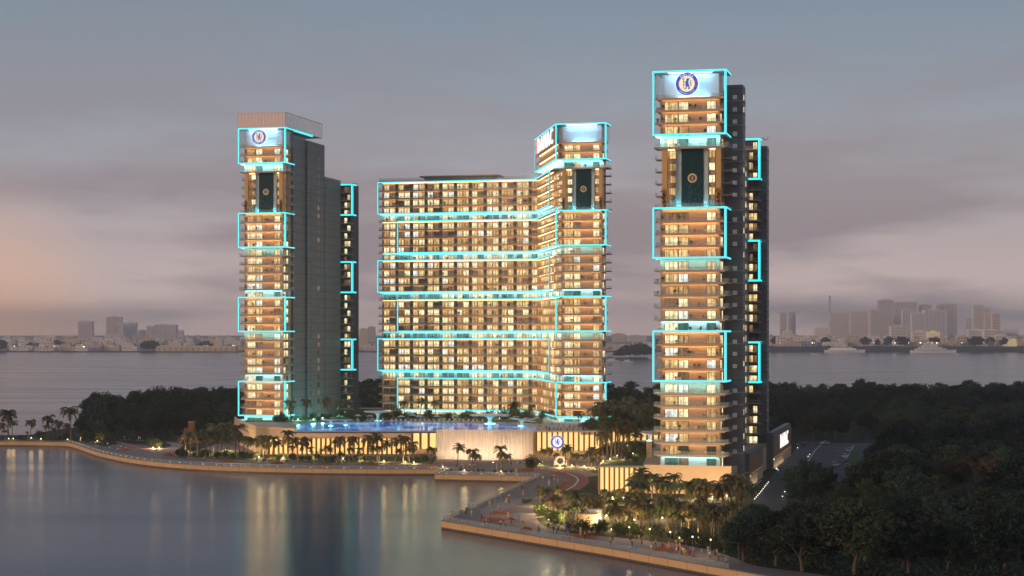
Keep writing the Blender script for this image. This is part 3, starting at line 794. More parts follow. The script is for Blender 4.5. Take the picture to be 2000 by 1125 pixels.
def wing_led(k0, k1, xl, s_end):
    h = MB(); b_ = MB(); t = .62; u = .40; o_ = (t - u) / 2
    for za in (k0 * H - .35, k1 * H + .35 - t):
        h.prism(wing_poly(xl, s_end, -.35, .34), za, za + t)
        b_.prism(wing_poly(xl + .1, s_end, -.41, -.352), za + o_, za + o_ + u)
    h.box(xl, xl + t, DY - .35, DY + .34, k0 * H - .35 + t, k1 * H + .35 - t)
    b_.box(xl + o_, xl + o_ + u, DY - .41, DY - .352, k0 * H - .2, k1 * H + .2)
    if s_end > .1:
        a = Vector(link_pt(s_end, .36)); c = a + du * .6
        h.prism([tuple(a), tuple(a - dn * .6), tuple(c - dn * .6), tuple(c)][::-1], k0 * H - .35 + t, k1 * H + .35 - t)
        c2 = a + dn * .06; a2 = c2 + du * .5
        b_.prism([tuple(c2), tuple(c2 - dn * .05), tuple(a2 - dn * .05), tuple(a2)][::-1], k0 * H - .3, k1 * H + .3)
    f = h.build('light_frame', M['alu'], TB); b_.build('light_line', M['led'], f)
    sf = MB(); sf.prism(wing_poly(xl + 1, s_end + .02, .6, 1.1), k0 * H - .42, k0 * H - .36); sf.build('soffit_light', M['soffit_dim'], TB)
for a, c, xl, s_end in ((26, 30, WX, .27), (21, 25, WX + 9.4, 0), (16, 20, WX, .27), (11, 15, WX + 9.4, 0), (6, 10, WX, .27), (1, 5, WX + 9.4, 0)):
    wing_led(a, c, xl, s_end)
# roof of the wing: balustrade, pavilion
q = MB(); q.prism([(WX + .6, DY + .5), inner(.5), link_pt(.1, -.5), (8, 12), (8, 70), (WX + .6, 70)], 30 * H + .4, 30 * H + .6); q.build('wing_roof', M['slabgrey'], TB)
q = MB(); q.prism(wing_poly(WX + .6, .35, .5, .56), 30 * H + .6, 30 * H + 2.0); q.build('roof_balustrade', M['rail'], TB)
q = MB(); q.box(-73, -41, DY + 3, DY + 11, 30 * H + .61, 30 * H + 2.3); pv = q.build('roof_pavilion', M['darker'], TB)
q = MB(); q.box(-75, -38, DY + 1.5, DY + 13, 30 * H + 2.3, 30 * H + 2.8); q.build('pavilion_roof', M['fascia'], pv)
# upper house over the link, with the big lit name facing left
SE = 1.06
zb0, zb1 = 31 * H - .4, topB
def link_strip(s0, s1, off, t): 
    a, c = Vector(link_pt(s0, off)), Vector(link_pt(s1, off)); 
    return [tuple(a), tuple(a - dn * t), tuple(c - dn * t), tuple(c)][::-1]
def ccw(poly):
    A = sum(poly[i][0] * poly[(i + 1) % len(poly)][1] - poly[(i + 1) % len(poly)][0] * poly[i][1] for i in range(len(poly)))
    return poly if A > 0 else poly[::-1]
h = MB(); b_ = MB()
for za in (zb0, zb1 - .78):
    h.prism(ccw(link_strip(.012, SE, 0, .7)), za, za + .78); b_.prism(ccw(link_strip(.0, SE, .06, .055)), za + .13, za + .65)
h.prism(ccw(link_strip(SE - .014, SE, 0, .7)), zb0 + .78, zb1 - .78); b_.prism(ccw(link_strip(SE - .012, SE - .002, .06, .055)), zb0 + .1, zb1 - .1)
f = h.build('light_frame', M['alu'], TB); b_.build('light_line', M['led'], f)
q = MB(); q.prism(ccw([tuple(link_pt(.02, -.7)), tuple(link_pt(SE - .02, -.7)), tuple(link_pt(SE - .02, -8)), (6, 9.5), (2.2, 3)]), 31 * H - .05, 31 * H + .15); q.build('frame_floor', M['slabgrey'], TB)
q = MB(); q.prism(ccw(link_strip(.02, SE - .02, -.9, 1.6)), 31 * H - .13, 31 * H - .07); q.build('soffit_light', M['soffit'], TB)
up = ccw([tuple(link_pt(.06, -2.2)), tuple(link_pt(SE - .02, -2.2)), tuple(link_pt(SE - .02, -9)), (7, 9.8), (2.1, 9.8), (2.1, 5)])
q = MB(); q.prism(up, 31 * H + .16, zB); q.build('upper_wall', M['stucco'], TB)
q = MB(); q.prism(ccw([tuple(link_pt(.12, -3)), tuple(link_pt(SE - .03, -3)), tuple(link_pt(SE - .03, -9)), (6, 9.7)]), 30 * H + .61, 31 * H - .06); q.build('white_wall', M['white'], TB)
q = MB(); q.prism(up, zB + .03, topB - .9); q.build('lantern_wall', M['white'], TB)
q = MB(); q.prism(ccw([tuple(link_pt(.01, -.6)), tuple(link_pt(SE - .01, -.6)), tuple(link_pt(SE - .01, -9)), (6, 9.5), (2.2, 3)]), topB - .5, topB - .2); q.build('roof', M['alu'], TB)
for k in (32, 33):
    s = MB(); s.prism(ccw(link_strip(.03, SE - .02, -.75, 1.7)), k * H - .25, k * H); s.prism(ccw(link_strip(.03, SE - .02, -.6, .14)), k * H - .62, k * H + .02)
    sl = s.build('balcony_slab', M['fascia'], TB)
    d = MB(); d.prism(ccw(link_strip(.1, SE - .05, -1.7, .25)), k * H - .32, k * H - .26); d.build('downlight', M['warmdim'], sl)
    g = MB(); g.prism(ccw(link_strip(.03, SE - .02, -.78, .04)), k * H + .03, k * H + 1.05); g.build('balustrade', M['rail'], sl)

def sign_letters(t, word, size, gap, mtx, depth=.25, widths=None):
    x = 0
    for ch in word:
        vs, fs = letters(ch, size, depth)
        xs = [v.x for v in vs]; wd = max(xs) - min(xs)
        mb_ = MB(); add_letters(mb_, [v - Vector((min(xs), 0, 0)) for v in vs], fs, mtx @ Matrix.Translation((x, 0, 0)) @ Matrix.Rotation(R(90), 4, 'X'))
        mb_.build('letter', M['signwhite'], t); x += wd + gap
    return x
# the sign stands on the upper slab's edge and faces left: read from the far end towards the near one
far = Vector(link_pt(SE - .035, .10)); near = Vector(link_pt(.02, .10))
wl = (near - far).length
mt = TB.matrix_world
sg = thing('roof_sign', 'huge white lit letters under the roof frame of the middle tower, facing left', 'sign', (0, 0, 0))
rotz = math.atan2((near - far).y, (near - far).x)
base = Matrix.Translation(Vector((17.96, 744, 9.6))) @ Matrix.Rotation(ANG, 4, 'Z') @ Matrix.Translation((far.x, far.y, zB + .35)) @ Matrix.Rotation(rotz, 4, 'Z')
sg.matrix_world = base
LH = (topB - .8 - zB - .5)
sc_ = LH / .70                                          # cap height of the built-in face is about .7 em
x_end = sign_letters(sg, 'DAMAC', sc_, 2.0, Matrix.Translation((7, 0, 0)))
bb = MB(); bb.box(3.0, wl - 1, .5, .7, -.2, LH + .2); bb.build('backing', M['signback'], sg)
rb = MB(); rb.box(1.2, 2.6, -.1, .3, 0, LH * .45); rb.box(1.2, 2.6, -.1, .3, LH * .55, LH); rb.build('side_mark', M['signred'], sg)
for ch in sg.children:
    if ch.name.startswith('letter'): ch.scale = ((wl - 10) / (x_end) if x_end else 1, 1, 1); ch.location.x = 7 - 7 * ch.scale.x

# crests, medallions
def on_tower(T, x, y, z):
    return Vector(T.location) + Matrix.Rotation(ANG, 3, 'Z') @ Vector((x, y, z))
crest('round blue club crest under the roof frame of the left tower', on_tower(TA, 9.6, .1, (827.5 - 268) / 16.43 * H), ANG, 3.1, M['c_blue'], M['c_cream'])
crest('large round blue club crest under the roof frame of the right tower', on_tower(TC, 10.1, .1, (913 - 163) / 24.15 * H), ANG, 3.25, M['c_blue'], M['c_cream'])
medallion('gold medallion on the dark water wall of the left tower', on_tower(TA, 11.1, 4.15, (827.5 - 373.5) / 16.43 * H), ANG, 1.3)
medallion('gold medallion on the dark water wall of the middle tower', on_tower(TB, 11.1, 4.15, (831 - 368) / 16.78 * H), ANG, 1.3)
medallion('gold medallion on the dark water wall of the right tower', on_tower(TC, 11.1, 4.15, (913 - 345) / 24.15 * H), ANG, 1.35)

# ================================================================ PODIUM, POOL DECK, STREET WALLS
ZD = 11.0
pod = thing('podium', 'long sandstone podium with lit slats, a waterfall wall and pool deck', 'podium', at(760, 700, ZP))
pod.location = (0, 0, 0)
xy = lambda px, Y: (((px - CX) / F) * Y, Y)
pl = [xy(452, 800), xy(466, 740), xy(500, 692), xy(577, 677), xy(852, 677)]
q = MB()
deckpoly = pl + [xy(852, 650.0), xy(963, 645), xy(1041, 651), xy(1041, 656), xy(1300, 654), xy(1300, 860), xy(440, 900)]
q.prism(deckpoly, ZP - .5, ZD - .02); q.build('core', M['sand'], pod)
q = MB(); q.prism(deckpoly, ZD - .015, ZD); q.build('deck', M['deck'], pod)
q = MB()                                              # parapets
for a, c, zt in ((pl[0], pl[1], ZD + .9), (pl[1], pl[2], ZD + .9), (pl[2], pl[3], ZD + .9), (xy(1041, 655.6), xy(1300, 653.6), 12.2)):
    q.wall(a, c, .4, ZD - .3, zt)
q.build('parapet', M['sand'], pod)
q = MB(); q.wall(xy(577, 676.7), xy(852, 676.7), .35, ZD - .9, ZD - .12); q.build('pool_edge', M['darker'], pod)
q = MB(); q.wall(xy(577, 676.5), xy(852, 676.5), .18, ZD - .28, ZD - .13); q.build('edge_light', emit('violet_edge_light', (.35, .33, .75), .55), pod)
# left slats, uplit from the planting bed
def slats(px0, px1, Y, z0, z1, step, wfin, panel, uplight, proud=.55):
    x0, x1 = xy(px0, Y)[0], xy(px1, Y)[0]; nfin = int((x1 - x0) / step)
    for i in range(nfin):
        xa = x0 + (x1 - x0) * i / nfin; xb = x0 + (x1 - x0) * (i + 1) / nfin
        p = MB(); p.box(xa + wfin, xb, Y - .12, Y - .02, z0, z1); p.build('backlit_panel', M[panel], pod)
        f = MB(); f.box(xa, xa + wfin, Y - proud, Y - .01, z0 - .15, z1 + .1); f.build('fin', M['brownfin'], pod)
    if uplight:
        u = MB(); u.box(x0, x1, Y - .5, Y - .3, z0 - .1, z0 + .06); u.build('uplight', M['warmstrip'], pod)
slats(524, 800, 677, 2.2, 8.0, 1.75, .75, 'backlit2', False)
slats(803, 851, 677, 4.2, 10.6, 3.0, .9, 'backlit', False)
slats(1046, 1170, 655, 5.0, 11.6, 1.85, .62, 'backlit', False)
slats(1170, 1296, 654, 5.0, 11.6, 2.0, .75, 'backlit', False)
# waterfall: two broad stone faces with water running down them
q = MB()
q.wall(xy(852, 649.6), xy(963, 644.6), .8, ZP, 13.0); q.wall(xy(963, 644.55), xy(1041.5, 650.6), .8, ZP, 12.9)
wf = q.build('waterfall_wall', M['fallwall'], pod)
rr = random.Random(9)
q = MB()
for i in range(150):
    t = rr.random(); a, c = (xy(852, 649.6), xy(963, 644.6)) if rr.random() < .6 else (xy(963, 644.55), xy(1041, 650.6))
    x, y = a[0] + (c[0] - a[0]) * t, a[1] + (c[1] - a[1]) * t
    z1 = rr.choice([13.0, 13.0, 12, 10, 8]); z0 = max(ZP, z1 - rr.uniform(2, 11)); wd = rr.uniform(.04, .16)
    q.box(x, x + wd, y - rr.uniform(.05, .16), y - .005, z0, z1 - .05)
q.build('water_thread', mat('white_water', (.78, .74, .70), .3, .2, 1), wf)['kind'] = 'stuff'
def trough(parent, a, c, m, wid=.5, lip=.75):
    """added ground trough: a lip hiding a strip put in to brighten the wall"""
    q = MB(); q.wall(a, c, wid, ZP + .02, ZP + .12); q.build('wash_light', M[m], parent)
    d = (Vector(c) - Vector(a)).normalized(); nn = Vector((d.y, -d.x)) * .35
    k = MB(); k.wall((a[0] + nn.x, a[1] + nn.y), (c[0] + nn.x, c[1] + nn.y), .25, ZP, ZP + lip); k.build('added_trough', M['coping'], parent)
M['added_flood'] = emit('added_flood_strip', (1.0, .78, .54), 55)  # added strip that brightens the waterfall wall from the ground
M['slatstrip'] = emit('slat_uplight', (1.0, .60, .24), 11)
trough(wf, xy(854, 644.0), xy(963, 639.0), 'added_flood'); trough(wf, xy(963, 638.9), xy(1040, 645), 'added_flood')
trough(pod, xy(1046, 650), xy(1290, 648), 'slatstrip', .35); trough(pod, xy(500, 684), xy(580, 672.5), 'slatstrip', .4); trough(pod, xy(580, 672.4), xy(850, 672.4), 'slatstrip', .45)
# pool and sun deck
pm_, n, l = new_mat('pool_glow_water'); b = n['Principled BSDF']; b.inputs['Roughness'].default_value = .06
b.inputs['Base Color'].default_value = (.02, .12, .30, 1)
g = n.new('ShaderNodeNewGeometry'); mp = n.new('ShaderNodeMapping'); mp.inputs['Scale'].default_value = (.09, .05, 1); l.new(g.outputs['Position'], mp.inputs['Vector'])
nz = n.new('ShaderNodeTexNoise'); nz.inputs['Scale'].default_value = 1; nz.inputs['Detail'].default_value = 5; l.new(mp.outputs[0], nz.inputs['Vector'])
cr = ramp.__wrapped__ if hasattr(ramp, '__wrapped__') else None
rp = n.new('ShaderNodeValToRGB'); e = rp.color_ramp.elements
e[0].position = .34; e[0].color = (.015, .05, .38, 1); e[1].position = .68; e[1].color = (.42, .78, 1, 1)
k_ = e.new(.5); k_.color = (.05, .24, .72, 1)
l.new(nz.outputs['Fac'], rp.inputs[0]); l.new(rp.outputs[0], b.inputs['Emission Color']); b.inputs['Emission Strength'].default_value = .4  # underwater lamplight and caustics put in as the water's own glow
structure(flat('pool_water', [xy(577.5, 677.4), xy(851.5, 677.4), xy(852.5, 651), xy(963, 646), xy(1040, 652), xy(1050, 672), xy(1044, 700), xy(990, 722), xy(900, 735), xy(760, 745), xy(640, 738), xy(580, 720)], ZD + .03, pm_))
M['canopy'] = mat('white_canopy', (.72, .74, .74), .5, .05, 1)
def canopy(label, px, Y, wd, ht, tilt=0):
    t = thing('shade_canopy', label, 'canopy', (*xy(px, Y), ZD), 0, 'sculpted canopies on the pool deck')
    s = MB(); s.lathe([(wd * .07, 0), (wd * .045, ht * .4), (wd * .06, ht * .75), (wd * .14, ht * .92)], 14); s.build('stem', M['canopy'], t, True)
    c = MB(); c.lathe([(wd * .02, ht * .90), (wd * .2, ht * .93), (wd * .42, ht * 1.02), (wd * .5, ht * 1.10), (wd * .49, ht * 1.13), (wd * .3, ht * 1.14), (0.01, ht * 1.15)], 28)
    o = c.build('canopy_top', M['canopy'], t, True); o.rotation_euler = (0, R(tilt), 0)
    lm = MB(); lm.lathe([(wd * .12, .05), (wd * .13, .16), (wd * .09, .18)], 12); lm.build('uplight', M['soffit_dim'], t)
canopy('widest white mushroom canopy rising from the middle of the pool', 957, 728, 17, 3.3)
canopy('white mushroom canopy over the bar at the left of the pool deck', 738, 752, 12, 3.6)
canopy('tilted white canopy at the right end of the pool', 1019, 712, 11, 2.2, 9)
canopy('small white canopy standing at the left end of the pool', 646, 712, 7.5, 2.2)
canopy('smaller white canopy just right of the leftmost pool canopy', 675, 716, 6, 2.0)
canopy('pale flat canopy against the left side of the right tower', 1272, 545, 6.5, 8.2 - 8.2 + 2.2, 4)
COL.objects['shade_canopy.005'].location = (*xy(1268, 560), 16.2 - 2.0)
pst = COL.objects['shade_canopy.005']
q = MB(); q.box(-.8, .8, -.8, .8, -5.2, 0); q.build('plinth', M['sand'], pst)
M['parasol'] = mat('blue_white_parasol', (.45, .52, .66), .7, .1, 2)
def make_parasol():
    t = thing('parasol', 'x', 'parasol', (0, 0, 0), 0, 'parasols beside the pool')
    s = MB(); s.tube([(0, 0, 0), (0, 0, 2.5)], .05); s.lathe([(.35, 0), (.35, .1), (.05, .12)], 8); s.build('pole', M['pole'], t)
    c = MB(); c.lathe([(1.75, 1.95), (1.0, 2.3), (.02, 2.62)], 8); c.build('shade', M['parasol'], t)
    return t
par = make_parasol()
PP = [(722, 752), (784, 748), (818, 749), (853, 750), (888, 752), (928, 753), (1008, 745), (1027, 728), (1039, 722), (700, 756), (806, 760), (870, 762), (986, 750), (1048, 735)]
for i, (px, Y) in enumerate(sorted(PP)):
    o = par if i == 0 else copy_tree(par)
    o.location = (*xy(px, Y), ZD); o['label'] = f"blue and white parasol on the pool deck, {ordn(i + 1)} parasol from the left"
def make_lounger():
    t = thing('sun_lounger', 'x', 'sun lounger', (0, 0, 0), 0, 'sun loungers along the pool')
    f = MB(); f.box(-.33, .33, -.95, .95, .22, .32)
    for sx in (-.3, .24):
        for sy in (-.9, .84): f.box(sx, sx + .06, sy, sy + .06, 0, .22)
    f.build('frame', M['alu'], t)
    c = MB(); c.box(-.31, .31, -.95, .35, .32, .43); c.build('seat', M['cushion'], t)
    b_ = MB(); b_.face([(-.31, .35, .36), (.31, .35, .36), (.31, .95, .95), (-.31, .95, .95)]); b_.face([(-.31, .35, .46), (-.31, .95, 1.05), (.31, .95, 1.05), (.31, .35, .46)])
    b_.face([(-.31, .35, .36), (-.31, .95, .95), (-.31, .95, 1.05), (-.31, .35, .46)]); b_.face([(.31, .35, .36), (.31, .35, .46), (.31, .95, 1.05), (.31, .95, .95)]); b_.face([(-.31, .95, .95), (.31, .95, .95), (.31, .95, 1.05), (-.31, .95, 1.05)])
    b_.build('backrest', M['cushion'], t)
    return t
lg = make_lounger(); rr = random.Random(2)
LP = [(764 + i * 9.4, 744 - .3 * abs(i - 6)) for i in range(20)] + [(1012 + i * 6, 716 - i * 4) for i in range(7)] + [(700 + i * 8, 748) for i in range(7)]
for i, (px, Y) in enumerate(sorted(LP)):
    o = lg if i == 0 else copy_tree(lg)
    o.location = (*xy(px, Y), ZD + .01); o.rotation_euler.z = rr.uniform(-.5, .5); o.scale = (1.25,) * 3
    o['label'] = f"pale sun lounger facing the lit pool, {ordn(i + 1)} in its row from the left"
# lower terrace and plinth under the right tower
tp = thing('tower_plinth', 'sandstone plinth and garden terrace under the right tower, slatted at its left', 'plinth', (0, 0, 0))
back_r = on_tower(TC, 23.3, 150, 0); fr = on_tower(TC, 23.3, -3.2, 0); fl_ = on_tower(TC, -1.8, -3.2, 0)
q = MB(); q.prism([xy(1168, 521), (fl_.x, 517.5), (fl_.x, fl_.y), (fr.x, fr.y), (back_r.x, back_r.y), xy(1290, 652), xy(1200, 640)], ZP - .4, 9.15); q.build('core', M['sand'], tp)
q = MB(); q.prism([xy(1172, 524), (fl_.x - .3, 521), xy(1275, 640), xy(1206, 630)], 9.155, 9.2); q.build('terrace_lawn', M['grass2'], tp)
q = MB(); q.wall((fl_.x, fl_.y), (fr.x, fr.y), .3, 9.16, 10.0); q.build('parapet', M['sand'], tp)
x0, x1 = xy(1169, 520.9)[0], fl_.x - .2; nf = 9
for i in range(nf):
    xa = x0 + (x1 - x0) * i / nf; xb = x0 + (x1 - x0) * (i + 1) / nf; yy = 520.85 - 3.4 * i / nf
    p = MB(); p.box(xa + .5, xb, yy - .5, yy - .4, 2.2, 8.9); p.build('backlit_panel', M['backlit'], tp)
    f = MB(); f.box(xa, xa + .5, yy - .95, yy - .35, ZP, 9.4); f.build('fin', M['brownfin'], tp)
q = MB(); q.box(x0 - .2, x1 + .2, 516.6, 521.2, 9.2, 9.5); q.build('coping', M['coping'], tp)
# two street walls along the road, in the right tower's own directions
def tc_world(x, y, z): return on_tower(TC, x, y, z)
def street_wall(label, y0, y1, ztop):
    t = thing('street_wall', label, 'wall', (*tc_world(25.8, y0, 0)[:2], ZP), ANG)
    L = y1 - y0
    q = MB(); q.box(-2.4, -.4, 0, L, 0, ztop); q.build('wall', M['dark'], t)
    q = MB(); q.box(-.4, -.2, .2, L - .2, 3.4, ztop - 1.2); q.build('timber_panel', mat('brown_boards', (.30, .17, .10), .65, .35, .5, stretch=(1, 1.2, .15)), t)
    q = MB(); q.box(-.4, -.22, .2, L - .2, 0.02, 3.2); q.build('base_course', M['sand'], t)
    q = MB(); q.box(-.3, 0, 1, L - 1, 3.22, 3.36); q.build('wall_light', emit('panel_wall_light', (1.0, .66, .32), 3), t); q = MB(); q.box(.01, .12, .8, L - .8, 3.1, 3.6); q.build('added_lamp_lip', M['coping'], t)  # lip added in front to hide the lamp strip, same for the base
    q = MB(); q.box(.5, .75, 1, L * .55, .02, .16); q.build('uplight', emit('base_wall_light', (1.0, .85, .6), 5), t); q = MB(); q.box(.85, 1.05, .8, L * .57, .02, .5); q.build('added_lamp_lip', M['coping'], t)
    return t
street_wall('lower brown boarded wall beside the road, next to the right tower', 24, 62, 10.0)
sw2 = street_wall('higher brown boarded wall beside the road, with the white lit letters on it', 97, 165, 12.3)
ws = thing('wall_sign', 'white lit letters high on the boarded wall beside the dark road', 'sign', (0, 0, 0))
ws.matrix_world = Matrix.Translation(Vector((*tc_world(25.8 - .15, 121, 0)[:2], ZP + 5.6))) @ Matrix.Rotation(ANG + R(90), 4, 'Z')
xe = sign_letters(ws, 'DAMAC', 7.0, 1.9, Matrix.Translation((0, 0, 0)), .18)
# ground-floor block between tower and road
crest('round white and violet club crest on the lit slatted wall right of the waterfall', Vector((*xy(1088.5, 653.6), 8.15)), 0, 2.45, M['c_violet'], M['c_white'])

# ================================================================ PLANTS
def leafball(mb, c, r, n, size, rr, m=0, flat_=1.0):
    for _ in range(n):
        d = Vector((rr.gauss(0, 1), rr.gauss(0, 1), rr.gauss(0, 1))).normalized() * (rr.random() ** .45) * r
        d.z *= flat_
        p = Vector(c) + d
        a = Vector((rr.gauss(0, 1), rr.gauss(0, 1), rr.gauss(0, .7))).normalized(); b_ = a.cross(Vector((rr.gauss(0, 1), rr.gauss(0, 1), rr.gauss(0, 1)))).normalized()
        s = size * rr.uniform(.6, 1.3)
        mb.face([p - a * s, p + b_ * s * .45, p + a * s, p - b_ * s * .45], m)
def tree_meshes(seed, spread=1.0, fill=1.0, umbrella=False):
    """broadleaf tree about 13 m high: trunk with forking limbs, crown of leaf clumps on the limb ends"""
    rr = random.Random(seed); t = MB(); c = MB()
    lean = Vector((rr.uniform(-.5, .5), rr.uniform(-.5, .5), 0))
    fork = rr.uniform(2.6, 3.8)
    t.tube([(0, 0, -.3), (lean.x * .3, lean.y * .3, fork * .5), (lean.x, lean.y, fork)], [.42, .30, .27], 7)
    ends = []
    nl = rr.randint(5, 7)
    for i in range(nl):
        a = 2 * math.pi * (i + rr.uniform(-.3, .3)) / nl; up_ = rr.uniform(4.0, 7.6) if not umbrella else rr.uniform(4.5, 5.6)
        out = rr.uniform(2.2, 4.8) * spread
        p0 = Vector((lean.x, lean.y, fork - .1)); p2 = p0 + Vector((math.cos(a) * out, math.sin(a) * out, up_)); p1 = p0.lerp(p2, .5) + Vector((math.cos(a) * .6, math.sin(a) * .6, -.5))
        t.tube([p0, p1, p2], [.17, .11, .05], 5)
        ends += [p2, p0.lerp(p2, .72) + Vector((rr.uniform(-1.6, 1.6), rr.uniform(-1.6, 1.6), rr.uniform(-.6, 1.2)))]
        for j in range(2):
            q_ = p1 + Vector((math.cos(a + rr.uniform(-1, 1)) * 2.2 * spread, math.sin(a + rr.uniform(-1, 1)) * 2.2 * spread, rr.uniform(1.2, 3)))
            t.tube([p1, p1.lerp(q_, .6) + Vector((0, 0, .2)), q_], [.09, .06, .03], 4); ends.append(q_)
    for i in range(9 if not umbrella else 0):
        a = rr.uniform(0, 6.28); o_ = rr.uniform(1.8, 4.4) * spread; ends.append(Vector((lean.x + math.cos(a) * o_, lean.y + math.sin(a) * o_, fork + rr.uniform(.5, 3.0))))
    ends += [Vector((lean.x + rr.uniform(-1.5, 1.5), lean.y + rr.uniform(-1.5, 1.5), fork + rr.uniform(6, 8.2))) for _ in range(3 if not umbrella else 0)]
    for e_ in ends:
        r = rr.uniform(1.1, 2.2)
        leafball(c, e_, r, int(100 * fill * r / 1.6), .44, rr, 0, .75)
        for _ in range(3):
            leafball(c, e_ + Vector((rr.uniform(-1.8, 1.8), rr.uniform(-1.8, 1.8), rr.uniform(-.7, 1.1))), rr.uniform(.5, .9), int(26 * fill), .34, rr, 0, .8)
    return t, c
TREES = []
for i, (sp, fi, um, lf) in enumerate(((1, 1, 0, 'leaves'), (1.15, 1.1, 0, 'leaves'), (.85, 1, 0, 'leaves2'), (1.0, .8, 0, 'leaves2'), (1.35, .9, 1, 'leaves3'))):
    t, c = tree_meshes(40 + i, sp, fi, bool(um)); TREES.append((t.mesh('tree_trunk', M['bark']), c.mesh('tree_crown', M[lf])))
TREELOOK = ['dark rounded tree', 'wide dark tree', 'narrow olive tree', 'loose olive tree', 'flat brownish tree']
def palm_meshes(seed, nf=20, droop=1.0):
    """palm 10 m high overall"""
    rr = random.Random(seed); t = MB(); c = MB()
    bend = Vector((rr.uniform(-.5, .5), rr.uniform(-.5, .5), 0)); hh = 7.2
    pts = [Vector((bend.x * (z / hh) ** 2, bend.y * (z / hh) ** 2, z)) for z in (-.2, .6, 2, 4, 6, hh)]
    t.tube(pts, [.30, .22, .18, .16, .15, .19], 8)
    top = pts[-1]
    t.lathe([(.2, -.5), (.34, -.1), (.2, .3), (.02, .5)], 8, 0, tuple(top))
    for i in range(nf):
        a = 2 * math.pi * i * .382 + rr.uniform(-.2, .2); el = rr.choice([1.25, .95, .65, .3, .0, -.35]) + rr.uniform(-.15, .15)
        L = rr.uniform(2.9, 3.8); seg = 9; p = top.copy(); e = el; prev = None
        dirh = Vector((math.cos(a), math.sin(a), 0)); side = Vector((-math.sin(a), math.cos(a), 0))
        for k in range(seg):
            d = dirh * math.cos(e) + Vector((0, 0, math.sin(e))); q_ = p + d * L / seg
            e -= (.13 + .045 * k * .5) * droop * (1.1 if el > .5 else .8)
            wq = .05
            c.face([p - side * wq, p + side * wq, q_ + side * wq * .8, q_ - side * wq * .8])
            ll = (.30 + .85 * math.sin(math.pi * min(1, (k + 1.2) / (seg + .6)))) * .95
            for s in (-1, 1):
                for fr_ in (.15, .65):
                    r0 = p.lerp(q_, fr_); tip = r0 + side * s * ll * .78 + d * ll * .55 + Vector((0, 0, -ll * .42 * rr.uniform(.6, 1.3)))
                    c.face([r0 - d * .10, r0 + d * .16, tip])
            p = q_
    return t, c
PALMS = []
for i in range(5):
    t, c = palm_meshes(70 + i, 26 if i != 3 else 18, (1.0, 1.25, .85, 1.1, 1.4)[i])
    PALMS.append((t.mesh('palm_trunk', M['palmbark']), c.mesh('palm_crown', M['palm2' if i in (1, 4) else 'palm'])))
def bush_mesh(seed, mt):
    rr = random.Random(seed); c = MB()
    for _ in range(9): leafball(c, (rr.uniform(-.9, .9), rr.uniform(-.7, .7), rr.uniform(.35, 1.4)), rr.uniform(.45, .8), 70, .15, rr)
    s = MB()
    for _ in range(5): s.tube([(0, 0, 0), (rr.uniform(-.6, .6), rr.uniform(-.6, .6), 1.1)], [.05, .02], 4)
    return s.mesh('bush_stem', M['bark']), c.mesh('bush_leaves', mt)
BUSH = [bush_mesh(5, M['bushleaf']), bush_mesh(6, M['leaves2']), bush_mesh(8, M['bushleaf'])]
REG = {}
def plant(kind, meshes, loc, h, base_h, zone, look, parts, group, cat, rz=None):
    rr_ = plant.r
    t = thing(kind, 'x', cat, loc, rr_.uniform(0, 6.28) if rz is None else rz, group, h / base_h)
    link(parts[0], meshes[0], t); link(parts[1], meshes[1], t)
    REG.setdefault((zone, look), []).append(t)
    return t
plant.r = random.Random(17)
def palm(px, py, top, zone, z=ZP, v=None, Y=None):
    if zone == 'in the near grove': top = max(top, py - (py - 906 - 34 * plant.r.random()) / 1.1) if px > 1230 else max(top, py - (py - 936 - 20 * plant.r.random()) / 1.1)
    p = ground(px, py, z) if Y is None else at(px, Y, z)
    h = (py - top) / F * p.y if Y is None else top
    v = plant.r.randrange(5) if v is None else v
    lean = (plant.r.gauss(0, .055), plant.r.gauss(0, .055)); zs = plant.r.uniform(.92, 1.08)
    look = ('tall ' if h > 11.5 else 'short ' if h < 8 else '') + ['feathery palm', 'drooping dry palm', 'upright palm', 'thin palm', 'shaggy dry palm'][v]
    t = plant('palm_tree', PALMS[v], p, h * 1.1, 10.2, zone, look, ('trunk', 'crown'), 'palms round the towers', 'palm')
    t.rotation_euler.x, t.rotation_euler.y = lean; k_ = t.scale.x; t.scale = (k_ / zs, k_ / zs, k_ * zs)
    return t
def tree(loc, h, zone, v=None):
    v = plant.r.choice([0, 0, 1, 1, 2, 3]) if v is None else v
    return plant('broadleaf_tree', TREES[v], loc, h, 12.5 if v != 4 else 10.5, zone, TREELOOK[v], ('trunk', 'crown'), 'broadleaf trees on the peninsula', 'tree')
def bush(px, py, h, zone, z=ZP, v=None, Y=None):
    p = ground(px, py, z) if Y is None else at(px, Y, z)
    v = plant.r.randrange(3) if v is None else v
    return plant('bush', BUSH[v], p, h, 1.9, zone, ['rounded green bush', 'olive-leaved bush', 'loose green bush'][v], ('stem', 'foliage'), 'garden bushes', 'bush')
# palms, read off the photograph: foot x, foot y, crown top y
Z1 = 'on the far left spit'
for a in ((3, 857, 822), (16, 856, 790), (24, 857, 815), (10, 858, 836), (60, 855, 816), (95, 857, 808), (91, 857, 826), (113, 858, 817), (105, 858, 832), (139, 860, 789), (128, 859, 826), (54, 857, 842)): palm(*a, Z1)
Z2 = 'before the left tower'
c2 = lambda x, y: (x / 4.762 + 380, y / 4.762 + 780)
for x, yt, yb in ((20, 290, 505), (50, 300, 515), (120, 240, 520), (150, 330, 520), (180, 190, 510), (215, 300, 515), (250, 280, 520), (300, 220, 515), (330, 330, 525), (380, 195, 510), (420, 300, 520), (455, 310, 525), (490, 340, 530), (545, 350, 530), (-40, 260, 500), (-90, 300, 490), (-130, 330, 480), (-60, 360, 500)):
    palm(*c2(x, yb), c2(x, yt)[1], Z2)
Z3 = 'before the uplit slats'
